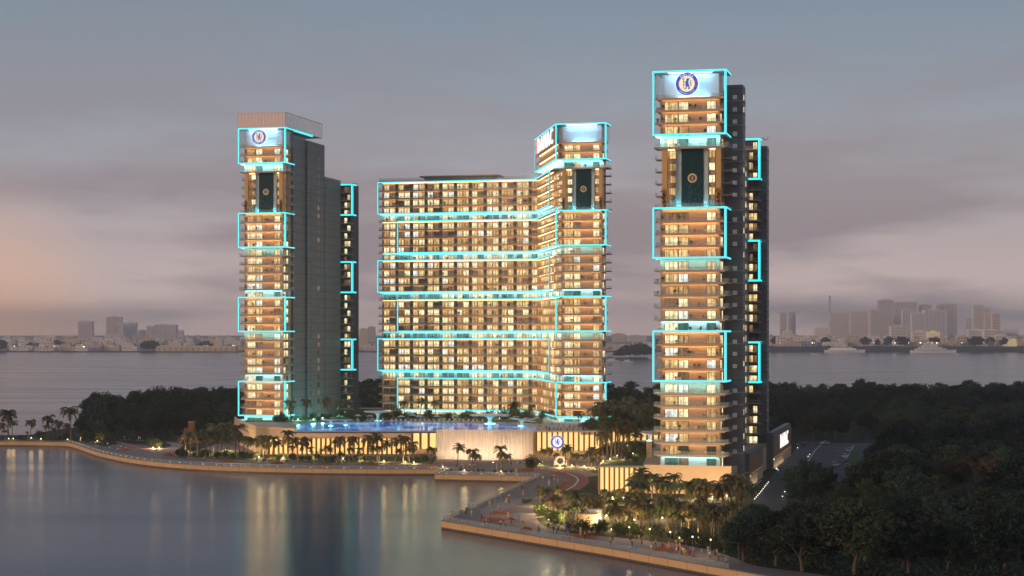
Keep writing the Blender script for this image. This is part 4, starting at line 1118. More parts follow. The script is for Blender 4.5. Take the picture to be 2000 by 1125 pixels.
for x, yt, yb in ((600, 375, 540), (640, 290, 545), (665, 390, 545), (690, 350, 550), (720, 340, 555), (780, 360, 550), (865, 290, 555), (930, 350, 560), (905, 420, 560), (1010, 390, 560), (1040, 330, 560), (1085, 430, 565), (1180, 450, 560), (1240, 410, 560), (1275, 440, 560), (1340, 335, 565), (1310, 360, 560), (1460, 330, 570), (1450, 430, 570), (1530, 430, 575), (1600, 325, 575), (1660, 410, 580), (1700, 310, 580), (1715, 420, 580), (1785, 380, 590), (1870, 320, 580), (1940, 325, 590), (1910, 445, 595), (2000, 420, 590)):
    palm(*c2(x, yb), c2(x, yt)[1], Z3)
c3 = lambda x, y: (x / 4.762 + 760, y / 4.762 + 780)
Z4 = 'before the waterfall wall'
for x, yt, yb in ((215, 385, 600), (385, 415, 605), (630, 410, 625), (770, 420, 660), (775, 470, 662), (822, 490, 660), (1050, 430, 670), (1060, 470, 668), (1100, 490, 672)): palm(*c3(x, yb), c3(x, yt)[1], Z4)
Z5 = 'before the crested slat wall'
for x, yt, yb in ((1425, 450, 605), (1475, 440, 605), (1550, 480, 610), (1635, 420, 640), (1665, 430, 620), (1720, 480, 640), (1735, 500, 635), (1810, 490, 640), (1850, 470, 640), (1880, 440, 640), (1930, 420, 650), (1960, 480, 655), (2000, 430, 650), (1900, 520, 660)): palm(*c3(x, yb), c3(x, yt)[1], Z5)
Z6 = 'on the garden terrace'
for px, Y, h in ((1176, 545, 9), (1186, 560, 15.5), (1194, 552, 14), (1201, 566, 16), (1208, 556, 13), (1214, 570, 14.5), (1222, 560, 12), (1230, 580, 9), (1182, 590, 10), (1240, 590, 7.5), (1190, 575, 8)): palm(px, 0, h, Z6, 9.2, None, Y)
Z7 = 'in the near grove'
c4 = lambda x, y: (x / 4.762 + 1100, y / 4.762 + 820)
c5 = lambda x, y: (x / 4.762 + 840, y / 4.762 + 920)
c6 = lambda x, y: (x / 4.762 + 1180, y / 4.762 + 960)
for x, yt, yb in ((1010, 110, 300), (1030, 190, 310), (1130, 230, 440), (1080, 250, 420), (1190, 300, 440), (1350, 90, 480), (1290, 300, 520), (1360, 280, 500), (1500, 200, 490), (1540, 260, 490), (1610, 60, 440), (1660, 130, 430), (1760, 220, 560), (1700, 300, 520), (1830, 200, 500), (1885, 150, 480), (1960, 180, 520), (1985, 280, 530), (1440, 330, 520), (1250, 170, 430)): palm(*c5(x, yb), c5(x, yt)[1], Z7)
for x, yt, yb in ((140, 110, 380), (210, 150, 330), (265, 20, 280), (360, 110, 330), (400, 150, 320), (420, 60, 310), (465, 90, 320), (575, 0, 410), (520, 120, 330), (630, 70, 300), (660, 150, 330), (720, 60, 300), (790, 120, 330), (870, 150, 440), (920, 20, 320), (940, 190, 420), (1000, 170, 420), (1060, 230, 400), (1130, 120, 330), (1175, 60, 250), (1200, 100, 280), (1265, 100, 230), (760, 200, 400)): palm(*c6(x, yb), c6(x, yt)[1], Z7)
for x, yt, yb in ((370, 500, 800), (480, 480, 790), (530, 520, 800), (690, 440, 790), (740, 430, 780), (880, 470, 810), (960, 440, 857), (1000, 500, 830), (1240, 530, 820), (1290, 540, 840), (1330, 570, 840), (1490, 560, 800), (1530, 590, 810), (1600, 590, 820), (1690, 560, 800), (1740, 560, 780)): palm(*c4(x, yb), c4(x, yt)[1], Z7)
Z8 = 'on the pool deck'
for px, Y, h in ((569, 748, 10), (598, 752, 9.5), (641, 760, 11), (660, 775, 8), (680, 790, 9), (1009, 742, 9.5), (1040, 770, 7), (1130, 700, 7), (1158, 705, 9), (1170, 712, 11), (1180, 705, 10), (1192, 715, 11.5), (1205, 708, 9), (1214, 720, 10), (790, 780, 8), (820, 785, 9), (850, 782, 8)): palm(px, 0, h, Z8, ZD, None, Y)
for px, py, h in ((1238, 1015, 11), (1262, 1005, 12), (1312, 1005, 12.5), (1350, 1010, 13), (1385, 1020, 12), (1410, 1030, 11), (1438, 1020, 11), (1240, 1036, 8.5), (1308, 1045, 9), (1140, 1012, 8), (1110, 1000, 8.5), (1450, 1000, 12), (1090, 985, 8), (1395, 1055, 9), (1272, 985, 14), (1296, 1000, 15), (1318, 985, 14), (1342, 1010, 16), (1368, 985, 14), (1392, 1005, 15), (1415, 985, 13), (1246, 1000, 13), (1428, 1010, 13), (1090, 985, 8), (1125, 980, 9), (1345, 1050, 8.5), (1395, 1055, 9), (1196, 1038, 6), (1228, 1042, 5.5), (1284, 1040, 6.5), (1332, 1052, 6.5), (1378, 1060, 6), (1150, 1022, 6), (1085, 1008, 6), (1070, 995, 6)):
    palm(px, py, py - h * F / ground(px, py).y, Z7)
# planted beds on the deck
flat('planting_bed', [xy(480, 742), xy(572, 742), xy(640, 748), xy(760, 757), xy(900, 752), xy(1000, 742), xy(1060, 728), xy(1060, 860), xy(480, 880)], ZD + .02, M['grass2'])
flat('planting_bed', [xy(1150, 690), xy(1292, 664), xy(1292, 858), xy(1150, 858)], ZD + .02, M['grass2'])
for px, Y, h in ((1225, 690, 11), (1240, 700, 9), (1255, 690, 10), (1268, 695, 9), (1280, 690, 10), (1232, 740, 12), (1262, 745, 11)): palm(px, 0, h, Z8, ZD, None, Y)
# bushes
rr = random.Random(23)
ZB = {'s': 'along the left spit', 'g': 'under the uplit slats', 'n': 'edging the near promenade', 'd': 'behind the pool', 'w': 'before the waterfall', 't': 'on the garden terrace'}
for px, py, h in ((40, 857, 1.5), (78, 857, 4), (84, 858, 2.5), (131, 859, 3.2), (157, 860, 3.4), (178, 859, 3.5), (192, 861, 4.5), (205, 863, 3.6), (222, 860, 3), (262, 862, 3.2), (298, 874, 4.2), (309, 875, 3.5), (318, 874, 3), (118, 859, 2)): bush(px, py, h, ZB['s'])
for i in range(34): bush(350 + i * 15 + rr.uniform(-5, 5), 891 + min(8, i * .5) + rr.uniform(-2, 3), rr.uniform(1.2, 3.4), ZB['g'])
for i in range(46):
    t_ = i / 45; px = 1048 + 440 * t_ + rr.uniform(-4, 4)
    pts = [(1046, 1008), (1100, 1037), (1160, 1044), (1230, 1050), (1340, 1062), (1440, 1088), (1500, 1100)]
    for (xa, ya), (xb, yb) in zip(pts[:-1], pts[1:]):
        if xa <= px <= xb: py = ya + (yb - ya) * (px - xa) / (xb - xa)
    if not 1046 <= px <= 1500: continue
    bush(px + 2, py - rr.uniform(2, 9), rr.uniform(1.2, 3.8), ZB['n'])
for i in range(30): bush(690 + i * 14 + rr.uniform(-5, 5), 0, rr.uniform(2, 5), ZB['d'], ZD, None, rr.uniform(758, 785))
for px, Y, h in ((545, 745, 4), (555, 740, 3.5), (538, 742, 3), (1140, 690, 3), (1150, 695, 4.5), (1200, 690, 5), (1220, 690, 5)): bush(px, 0, h, ZB['d'], ZD, 1, Y)
for x, y in ((660, 665), (700, 672), (740, 676), (790, 678), (830, 676), (870, 670), (985, 685), (1030, 690), (1080, 690), (1140, 688), (1335, 640), (1330, 650)): bush(*c3(x, y), rr.uniform(.7, 1.3) if x < 1300 else 4.5, ZB['w'])
for i in range(16): bush(1180 + i * 6, 0, rr.uniform(1.5, 4.5), ZB['t'], 9.2, None, rr.uniform(528, 600))
for x, y in ((870, 300), (900, 300), (930, 290), (1100, 205), (1150, 190), (1190, 170)): bush(*c5(x, y), 1.3, 'in the small promenade beds')
for i in range(20): bush(1150 + i * 7.2 + rr.uniform(-3, 3), 0, rr.uniform(1.5, 4.5), ZB['d'], ZD, None, rr.uniform(672, 720))
for i in range(18): bush(520 + i * 11 + rr.uniform(-4, 4), 0, rr.uniform(1.2, 3.2), ZB['d'], ZD, None, rr.uniform(745, 790))
# broadleaf trees: the dark wood on the right
rr = random.Random(29)
def in_poly(x, y, poly):
    c = False
    for i in range(len(poly)):
        (x1, y1), (x2, y2) = poly[i], poly[i - 1]
        if (y1 > y) != (y2 > y) and x < (x2 - x1) * (y - y1) / (y2 - y1) + x1: c = not c
    return c
CLEAR = [(1455, 1010), (1500, 930), (1552, 870), (1560, 858), (1745, 858), (1740, 900), (1705, 955), (1600, 960), (1560, 1000), (1540, 1010)]
def wood(px, Y, h, zone, v=None):
    g_ = at(px, Y, ZP)
    tree(g_, h, zone, v)
Yr = 352; row = 0
ROWN = ['in the frontmost right row', 'in the second right row', 'below the parking court', 'beside the parking court', 'deep in the right wood', 'at the right wood\'s far shore']
for px, py, h, v in ((1452, 1097, 10.5, 0), (1515, 1106, 11.5, 1), (1567, 1116, 13.5, 3), (1610, 1108, 8.5, 0), (1668, 1122, 16, 3), (1694, 1112, 9, 2), (1775, 1121, 13.5, 1), (1762, 1116, 8, 2), (1962, 1124, 13.5, 1), (1850, 1119, 9, 0), (1905, 1116, 10, 2)): tree(ground(px, py), h, ROWN[0], v)
for px, py, h, v in ((1480, 1060, 9, 1), (1555, 1050, 9, 0), (1600, 1060, 9, 2), (1650, 1040, 8.5, 2), (1700, 1060, 9.5, 3), (1740, 1050, 10, 1), (1800, 1040, 11, 0), (1850, 1060, 12, 1), (1930, 1040, 11, 2), (1985, 1060, 12, 1), (1880, 1085, 10, 0), (1990, 1095, 12, 3)): tree(ground(px, py), h, ROWN[1], v)
for px, py, h, v in ((1578, 985, 12.5, 1), (1600, 983, 11, 0), (1558, 990, 8, 0), (1640, 1000, 8, 2), (1720, 985, 15, 1), (1745, 990, 17, 0), (1700, 1000, 9, 2), (1795, 985, 15, 3), (1850, 975, 16, 2), (1905, 980, 12.5, 4), (1960, 975, 15, 3), (1780, 1005, 13, 1), (1830, 1010, 12, 3), (1998, 985, 15, 1), (1760, 950, 14, 0), (1820, 945, 14, 1), (1880, 940, 15, 0), (1940, 945, 14, 1), (1688, 968, 9, 2), (1735, 935, 14, 0), (1748, 908, 13, 1), (1660, 985, 8, 0), (1625, 975, 7, 2), (1724, 928, 12, 0), (1706, 952, 10, 1), (1738, 890, 13, 2)): tree(ground(px, py), h, ROWN[2], v)
Y = 600
while Y < 1215:
    px = 1478 + rr.uniform(0, 20)
    step = 17.5 / Y * F
    while px < 2030:
        p = px + rr.uniform(-.3, .3) * step; Yt = Y + rr.uniform(-8, 8)
        py = HY + (CZ - ZP) / Yt * F
        x_ = (p - CX) / F * Yt
        loc_c = Matrix.Rotation(-ANG, 3, 'Z') @ (Vector((x_, Yt, 0)) - Vector((40.6, 519, 0)))
        okk = (loc_c.x > 34 or loc_c.y > 200) and not in_poly(p, py, CLEAR)
        if 600 <= Yt < 850 and 1556 < p < 1730 and py > 858: okk = False
        if okk:
            z_ = ROWN[3] if Yt < 760 else ROWN[4] if Yt < 1060 else ROWN[5]
            wood(p, Yt, rr.uniform(11.5, 16.5) * (1.0 if Yt > 900 else 1.05), z_)
        px += step
    Y += 26 if Y > 800 else 30
# the wood on the left, and the trees seen between the towers
ZL = 'in the left wood'
for i in range(46):
    px = rr.uniform(172, 470); Yt = rr.uniform(770, 960)
    lim = 12 + min(10, (px - 160) / 16)
    wood(px, Yt, min(lim, rr.uniform(10, 18)) * (1.15 if Yt > 880 else .95), ZL)
for px, Yt, h in ((165, 815, 9), (180, 830, 10), (196, 850, 14), (215, 860, 17), (232, 850, 15), (250, 860, 17), (272, 880, 18), (295, 900, 20), (318, 900, 21), (340, 905, 20), (370, 900, 19), (400, 905, 20), (430, 910, 21), (455, 915, 20)): wood(px, Yt, h, ZL)
for px in (690, 702, 714, 724, 734, 745, 712, 730): wood(px, rr.uniform(870, 1000), rr.uniform(15, 24), 'left of the middle block')
for px in (1188, 1198, 1208, 1218, 1230, 1240, 1250, 1262, 1272, 1282, 1195, 1225, 1245, 1268): wood(px, rr.uniform(820, 1050), rr.uniform(14, 20), 'right of the middle block')
# low scrub under the trees, one mass
ug = MB(); rr = random.Random(91)
def scrub(n_, px0, px1, Y0, Y1, test=None):
    for _ in range(n_):
        Ys = Y0 + (Y1 - Y0) * rr.random(); px = rr.uniform(px0, px1); g_ = at(px, Ys, ZP)
        py = HY + (CZ - ZP) / Ys * F
        lc = Matrix.Rotation(-ANG, 3, 'Z') @ (Vector((g_.x, g_.y, 0)) - Vector((40.6, 519, 0)))
        if in_poly(px, py, CLEAR) or (px > 1000 and lc.x < 36 and lc.y < 200): continue
        if test and not test(px, py): continue
        s_ = rr.uniform(.8, 2.2)
        for _k in range(26):
            d = Vector((rr.gauss(0, 1.1), rr.gauss(0, 1.1), abs(rr.gauss(0, .5)))) * s_
            p = g_ + d; a = Vector((rr.gauss(0, 1), rr.gauss(0, 1), rr.gauss(0, .7))).normalized() * .42; b_ = Vector((rr.gauss(0, 1), rr.gauss(0, 1), rr.gauss(0, 1))).normalized() * .22
            ug.face([p - a, p + b_, p + a, p - b_])
def edge_ok(px, py):
    pts = [(1400, 1074), (1440, 1088), (1480, 1102), (1600, 1116), (1760, 1140), (2100, 1200)]
    for (xa, ya), (xb, yb) in zip(pts[:-1], pts[1:]):
        if xa <= px <= xb: return py < ya + (yb - ya) * (px - xa) / (xb - xa)
    return px > 1400
scrub(1500, 1440, 2040, 335, 520, edge_ok); scrub(420, 1490, 2040, 520, 900); scrub(200, 1500, 2040, 900, 1200); scrub(260, 150, 470, 745, 960)
tag(ug.build('undergrowth', M['leaves']), 'dark low scrub filling the ground under the woods', 'undergrowth', None, 'stuff')
# labels: look, place, and order from the left where several look alike
for (zone, look), ts in REG.items():
    ts.sort(key=lambda o: o.location.x / o.location.y)
    for i, t in enumerate(ts):
        if len(ts) == 1: t['label'] = f'only {look} {zone}'
        elif i == 0: t['label'] = f'leftmost {look} {zone}'
        elif i == len(ts) - 1: t['label'] = f'rightmost {look} {zone}'
        else: t['label'] = f'{look} {zone}, {ordn(i + 1)} from left'

# ================================================================ LAMPS, RAILINGS, BENCHES
def real_light(parent, energy, col, r=.25, z=0):
    d = bpy.data.lights.new('lamp_light', 'POINT'); d.energy = energy; d.color = col; d.shadow_soft_size = r
    o = bpy.data.objects.new('lamp_light', d); COL.objects.link(o); o.parent = parent; o.location = (0, 0, z)
gl_head = MB().lathe([(.02, .62), (.16, .55), (.20, .42), (.14, .30), (.05, .28)], 10).mesh('garden_lamp_head', M['gardenlamp'])
gl_post = MB().lathe([(.14, 0), (.14, .05), (.05, .08), (.05, .29), (.1, .3)], 8).mesh('garden_lamp_post', M['pole'])
WARM, COOL, TEAL = (1.0, .66, .29), (1.0, .93, .80), (.25, .95, .85)
GL = []
def glamp(px, py, en, place, col=WARM, z=ZP, Y=None, sc_=1.0, zl=.9):
    p = ground(px, py, z) if Y is None else at(px, Y, z)
    t = thing('garden_lamp', 'x', 'garden lamp', p, 0, 'low garden lamps among the plants', sc_)
    link('post', gl_post, t); link('head', gl_head, t)
    real_light(t, en, col, 1.0, zl); GL.append((t, place))
for px, py, en in ((17, 858.5, 1500), (26, 858.5, 1800), (61, 857, 2000), (80, 859, 1600), (132, 860, 900), (157, 861, 900), (190, 863, 1500), (299, 876, 2600), (311, 876, 1500)): glamp(px, py, en * (.13 if px < 180 else .7), 'on the left spit')
for x, y, en in ((100, 505, 900), (175, 510, 900), (290, 480, 2000), (320, 490, 1500), (-60, 490, 1200), (600, 545, 1500), (640, 548, 1200), (725, 545, 1500)): glamp(*c2(x, y), en * 1.0, 'before the left tower', zl=1.6)
for x, y, en in ((820, 556, 1500), (1100, 560, 1500), (1380, 562, 1500), (1560, 575, 1200), (1760, 582, 1500), (1960, 592, 1200)): glamp(*c2(x, y), en, 'before the uplit slats')
for x, y, en in ((230, 598, 1200), (1400, 612, 1500), (1590, 632, 1800), (1700, 625, 1500), (1815, 632, 2500), (1900, 645, 1500), (500, 640, 900), (700, 672, 800), (1040, 682, 800)): glamp(*c3(x, y), en, 'before the waterfall wall')
for x, y, en in ((1040, 400, 1000), (1100, 470, 900), (1060, 330, 1500), (1240, 500, 900), (1325, 515, 900), (1130, 440, 900), (1580, 540, 900), (1690, 560, 900), (1850, 575, 900), (1560, 420, 1500), (1640, 430, 1500), (1350, 330, 900), (1900, 470, 1200), (1960, 560, 700)): glamp(*c5(x, y), en * 1.7, 'in the near grove', zl=1.9)
for x, y, en in ((75, 120, 1500), (325, 130, 1500), (440, 420, 500), (700, 448, 700), (540, 260, 900), (830, 200, 900), (980, 250, 700), (880, 440, 500), (740, 430, 700)): glamp(*c6(x, y), en * 1.7, 'in the near grove', zl=1.9)
for x, y, en in ((460, 735, 1500), (560, 740, 1500), (710, 745, 1500), (1000, 735, 1200), (1240, 745, 1500), (1390, 730, 1500), (1520, 720, 900)): glamp(*c4(x, y), en * 1.5, 'below the plinth wall')
for px, Y, en in ((1178, 535, 700), (1192, 545, 900), (1206, 560, 900), (1220, 550, 900), (1236, 570, 700), (1185, 600, 900), (1225, 610, 900)): glamp(px, 0, en, 'on the garden terrace', WARM, 9.2, Y)
for px, Y, en in ((572, 752, 1600), (582, 757, 1500), (612, 758, 1500), (630, 770, 1500), (646, 782, 1200), (662, 796, 1200)): glamp(px, 0, en, 'under the left tower flank', TEAL, ZD, Y)
for px, Y, en in ((868, 775, 600), (884, 775, 600), (975, 770, 500), (1010, 768, 500), (1150, 700, 400)): glamp(px, 0, en, 'behind the pool', (.75, 1, .6), ZD, Y)
from collections import defaultdict
by = defaultdict(list)
for t, pl_ in GL: by[pl_].append(t)
for pl_, ts in by.items():
    ts.sort(key=lambda o: o.location.x / o.location.y)
    for i, t in enumerate(ts): t['label'] = f'low glowing garden lamp {pl_}, {ordn(i + 1)} lamp from left'
# markers along the road
mk = MB().lathe([(.16, 0), (.16, .35), (.20, .36), (.20, .42), (.02, .44)], 8).mesh('bollard_post', M['pole'])
mkl = MB().lathe([(.12, .421), (.15, .46), (.15, .56), (.02, .60)], 8).mesh('bollard_light', M['coolamp'])
c7 = lambda x, y: (1460 + x / 5.625, 780 + y / 5.625)
ML = [(80, 1112), (96, 1092), (112, 1072), (128, 1054), (143, 1036), (158, 1018), (172, 1000), (186, 980), (200, 962), (214, 944), (228, 926), (385, 1085), (410, 1032), (430, 1012), (447, 986), (665, 641), (683, 618), (550, 545), (335, 790)]
for i, (x, y) in enumerate(ML):
    t = thing('bollard_light', f'small white bollard light beside the dark road, {ordn(i + 1)} from the front' if i < 11 else f'small white bollard light on the verge right of the road, {ordn(i - 10)} from the front', 'bollard', ground(*c7(x, y)), 0, 'bollard lights along the road', 1.0)
    link('post', mk, t); link('lens', mkl, t); real_light(t, 8, COOL, .15, .9)
edge = [Vector(p[:2]) for p in qb] + [Vector(p[:2]) for p in qc[1:]]
acc = 0; n_ = 0
for a, c in zip(edge[:-1], edge[1:]):
    L_ = (c - a).length; d = (c - a) / L_; nn = Vector((-d.y, d.x))
    while acc < L_:
        p = a + d * acc + nn * 1.1; n_ += 1
        t = thing('bollard_light', f'tiny white marker light on the quay edge, {ordn(n_)} from left', 'bollard', (p.x, p.y, ZP + .02), 0, 'marker lights along the curving quay', .8)
        link('post', mk, t); link('lens', mkl, t); acc += 6.0
    acc -= L_
# posts with an arm along the promenade
def street_lamp(px, py, h, lit, label):
    t = thing('street_lamp', label, 'street lamp', ground(px, py), 0, 'lamp posts along the promenade')
    s = MB(); s.lathe([(.14, 0), (.14, .25), (.06, .3), (.045, h)], 8); s.build('post', M['pole'], t)
    a = MB()
    if lit:
        a.lathe([(.02, h + .36), (.13, h + .3), (.17, h + .17), (.12, h + .04), (.05, h)], 10); a.build('globe', M['globe'], t); real_light(t, 260, WARM, .25, h + .9)
    else:
        a.tube([(0, 0, h - .05), (-.5, -.1, h + .1), (-1.2, -.2, h + .1)], .04, 5); a.box(-1.5, -.9, -.32, -.08, h + .05, h + .13); a.build('arm', M['pole'], t)
    return t
lamps = [(889, 1012), (904, 1006), (917, 1001), (930, 996), (942, 992), (954, 987), (967, 982), (977.5, 977), (988, 972), (1000, 965), (1011, 961), (1024, 955), (1036, 948)]
for i, (x, y) in enumerate(lamps): street_lamp(x, y, 4.0, False, f'thin dark lamp post along the back railing of the promenade point, {ordn(i + 1)} from left')
for i, (x, y, h) in enumerate(((1309, 1080, 4.2), (1352.6, 1088, 4.0), (1388, 1086, 3.2), (1229, 1054, 2.6), (1269, 1058, 2.6))): street_lamp(x, y, h, True, f'lit globe lamp post at the garden edge of the near promenade, {ordn([3, 4, 5, 1, 2][i])} from left')
street_lamp(1442, 1112, 5.2, False, 'tall lone lamp post near the end of the near railing')
for i, (x, y) in enumerate(((449, 907), (494, 905), (640, 908), (796, 909), (883, 918), (970, 922), (300, 893), (1045, 925))): street_lamp(x, y, 4.6, False, f'thin lamp post on the promenade below the podium, {ordn([2, 3, 4, 5, 6, 7, 1, 8][i])} from left')
# railings
def railing(pts, label, step=4.0, dense=0):
    pts = [Vector(p[:2]) for p in pts]
    t = thing('railing', label, 'railing', (0, 0, 0), 0, 'railings along the quay edge')
    rl = MB(); gls = MB(); n_ = 0
    pm = MB().box(-.05, .05, -.05, .05, 0, 1.12).mesh('railing_post', M['steel'])
    for a, c in zip(pts[:-1], pts[1:]):
        L = (c - a).length; d = (c - a) / L; nn = Vector((-d.y, d.x))
        a2, c2_ = a + nn * .5, c + nn * .5
        rl.wall(tuple(a2), tuple(c2_), .07, ZP + 1.10, ZP + 1.18); rl.wall(tuple(a2), tuple(c2_), .05, ZP + .22, ZP + .26)
        gls.wall(tuple(a2 + nn * .02), tuple(c2_ + nn * .02), .02, ZP + .27, ZP + 1.08)
        k = max(1, round(L / step))
        for i in range(k):
            if n_ < 100:
                o = link('post', pm, t, (*(a2 + d * (L * i / k) + nn * .03), ZP + .1)); o.rotation_euler.z = math.atan2(d.y, d.x); n_ += 1
    rl.build('rail', M['steel'], t); gls.build('panel', M['rail'], t)
railing(qe, 'long steel and glass railing on the near quay wall', 4.2)
railing(qd[::1], 'steel railing running back along the left side of the promenade point', 3.0)
railing(qb, 'steel railing on the long curving quay below the slatted podium', 4.0)
railing(qc, 'short steel railing on the stepped quay before the waterfall', 4.0)
# benches: low curved orange slabs
def bench(px, py, L, rz, label, z=ZP):
    t = thing('bench', label, 'bench', ground(px, py, z), R(rz), 'orange sculpted benches on the promenade')
    s = MB(); b_ = MB(); N = 10
    for i in range(N):
        xa, xb = -L / 2 + L * i / N, -L / 2 + L * (i + 1) / N
        f_ = lambda x: .9 * math.sin(x / L * math.pi * .9)
        ya = f_((xa + xb) / 2)
        s.box(xa, xb + .0, ya - .45, ya + .45, .0, .42)
        hb = .43 + .5 * max(0, math.sin((i + .5) / N * math.pi)) ** 1.5
        b_.box(xa, xb, ya + .28, ya + .45, .422, hb + .02)
    s.build('seat', M['orange'], t); b_.build('backrest', M['orange'], t)
BN = [(974, 1004, 7, -25, 'short orange bench in the middle of the promenade point'), (966, 1018.5, 10, -12, 'long orange bench near the tip of the promenade point'), (1027, 1037, 4.5, -20, 'small orange bench beside the near railing'), (1134, 1052, 13, -12, 'longest orange bench beside the near railing'),
      (1297, 1076, 9, -18, 'orange bench where people gather on the near promenade'), (1102, 946, 5, 0, 'orange bench beside the running track at the planted bed'), (243, 880, 8, -30, 'orange bench on the bend at the left'), (330, 890, 7, -10, 'orange bench below the lit bush at the left'),
      (443, 903, 9, -6, 'orange bench before the left palm grove'), (542, 906, 7, -4, 'orange bench below the first uplit slats'), (632, 909, 10, 0, 'orange bench below the middle of the uplit slats'), (726, 911, 8, 0, 'orange bench below the last uplit slats'), (838, 913, 9, 0, 'orange bench at the step of the quay'),
      (1031, 919, 8, -8, 'orange bench before the right end of the waterfall'), (1088, 926, 9, -25, 'orange bench on the red track right of the waterfall'), (1094, 956, 3.5, 20, 'small orange bench at the tip of the planted bed')]
for b_ in BN: bench(b_[0], b_[1], b_[2] * .62, b_[3], b_[4])
# garden pavilion in the near grove, white garden sculptures, lift tower on the left
pv = thing('garden_pavilion', 'small white stepped pavilion with a lit doorway among the near palms', 'pavilion', ground(1154, 1031), R(-8)); pv.scale = (.72,) * 3
q = MB(); q.box(-3.2, 3.2, 0, 4.5, 0, 3.0); q.build('wall', M['sand'], pv)
for i in range(4):
    q = MB(); q.box(-3.6 + i * .5, 3.6 - i * .1, -.3 + i * .35, 4.8, 3.0 + i * .75, 3.45 + i * .75); q.box(-3.2 + i * .5, 3.3 - i * .1, i * .35, 4.6, 3.45 + i * .75, 3.75 + i * .75); q.build('roof', M['ledge'], pv)
q = MB(); q.box(-2.0, .2, -.06, -.001, .1, 2.6); q.build('doorway', M['backlit'], pv); real_light(pv, 900, WARM, .4, 0); pv.children[-1].location = (-.9, -1.6, 1.6)
for i, (px, py, s_) in enumerate(((1084, 909, 1.6), (1094, 909, 2.6), (1104, 909, 1.8))):
    t = thing('garden_sculpture', ['small white garden sculpture, left of the big one', 'big white ring sculpture before the crested slat wall', 'slim white garden sculpture right of the ring'][i], 'sculpture', ground(px, py), 0, None, s_)
    q = MB()
    if i == 1: q.tube([(.55 * math.cos(a), 0, .62 + .55 * math.sin(a)) for a in [k * math.pi / 8 for k in range(17)]], .14, 8)
    else: q.lathe([(.22, 0), (.34, .3), (.2, .7), (.32, .95), (.02, 1.2)], 12)
    q.build('body', M['white'], t, True); q = MB(); q.lathe([(.5, -.05), (.5, .07), (.02, .08)], 12); q.build('base', M['coping'], t)
lt_ = thing('lift_tower', 'sandy twin shaft rising behind the left palm grove', 'tower', at(371, 745, ZP), 0)
q = MB(); q.box(-.8, 1.4, 0, 4, 0, 9.0); q.build('shaft', M['brownfin'], lt_); q = MB(); q.box(-2.6, -1.2, .5, 4, 0, 6.5); q.build('low_shaft', M['brownfin'], lt_); q = MB(); q.box(-1.0, 1.6, -.2, 4.2, 9.0, 9.25); q.build('cap', M['coping'], lt_)

# ================================================================ PEOPLE
def person_mesh(seed, pose):
    """one continuous figure, 1.72 m, built on a skinned skeleton"""
    rr = random.Random(seed)
    st = {'walk': .24, 'stand': .06, 'run': .36, 'lean': .04}[pose]
    V = [(0, 0, .95), (0, .01, 1.15), (0, 0, 1.40), (0, .01, 1.50), (0, .02, 1.58), (0, .03, 1.68),
         (.20, 0, 1.40), (.26, -.10 * (st > .1), 1.14), (.25, st * .7, .92), (-.20, 0, 1.40), (-.26, .08 * (st > .1), 1.14), (-.25, -st * .7, .92),
         (.10, 0, .90), (.11, st * .45, .50), (.11, st * .2 - (.0), .07), (.11, st * .2 + .16, .04), (-.10, 0, .90), (-.11, -st * .3, .50), (-.11, -st * 1.0, .08), (-.11, -st * 1.0 + .15, .04)]
    E = [(0, 1), (1, 2), (2, 3), (3, 4), (4, 5), (2, 6), (6, 7), (7, 8), (2, 9), (9, 10), (10, 11), (0, 12), (12, 13), (13, 14), (14, 15), (0, 16), (16, 17), (17, 18), (18, 19)]
    Rd = [.15, .14, .155, .06, .095, .085, .07, .05, .04, .07, .05, .04, .10, .068, .048, .04, .10, .068, .048, .04]
    me = bpy.data.meshes.new('p'); me.from_pydata(V, E, []); o = bpy.data.objects.new('p', me); COL.objects.link(o)
    sk = o.modifiers.new('s', 'SKIN'); sub = o.modifiers.new('b', 'SUBSURF'); sub.levels = 1; sub.render_levels = 1
    for i, v in enumerate(me.skin_vertices[0].data): v.radius = (Rd[i] * 1.1, Rd[i]); v.use_root = (i == 0)
    dg = bpy.context.evaluated_depsgraph_get(); dg.update()
    out = bpy.data.meshes.new_from_object(o.evaluated_get(dg)); bpy.data.objects.remove(o); bpy.data.meshes.remove(me)
    out.materials.clear()
    for _ in range(4): out.materials.append(M['white'])
    for p in out.polygons:
        z = p.center.z; ax = abs(p.center.x)
        p.material_index = 3 if z > 1.66 or (z > 1.56 and p.center.y < -.03) else 2 if z > 1.46 or (ax > .2 and z < 1.16) else 0 if z > .93 else 1
        p.use_smooth = True
    return out
PM = [person_mesh(1, 'stand'), person_mesh(2, 'walk'), person_mesh(3, 'walk'), person_mesh(4, 'run'), person_mesh(5, 'lean')]
CLO = {'white': (.72, .70, .68), 'pink': (.62, .22, .28), 'orange': (.65, .25, .06), 'black': (.03, .03, .035), 'blue': (.06, .16, .48), 'grey': (.25, .25, .26), 'red': (.5, .06, .05), 'yellow': (.6, .45, .12), 'green': (.07, .2, .1), 'beige': (.45, .36, .26)}
CM = {k: mat('cloth_' + k, v, .85, .1, 5) for k, v in CLO.items()}
SKIN = [mat('skin_light', (.50, .30, .21), .6, .05, 5), mat('skin_dark', (.22, .12, .075), .6, .05, 5)]; HAIR = mat('dark_hair', (.02, .016, .014), .7, .1, 5)
rp_ = random.Random(41); PREG = defaultdict(list); SEEN = {}
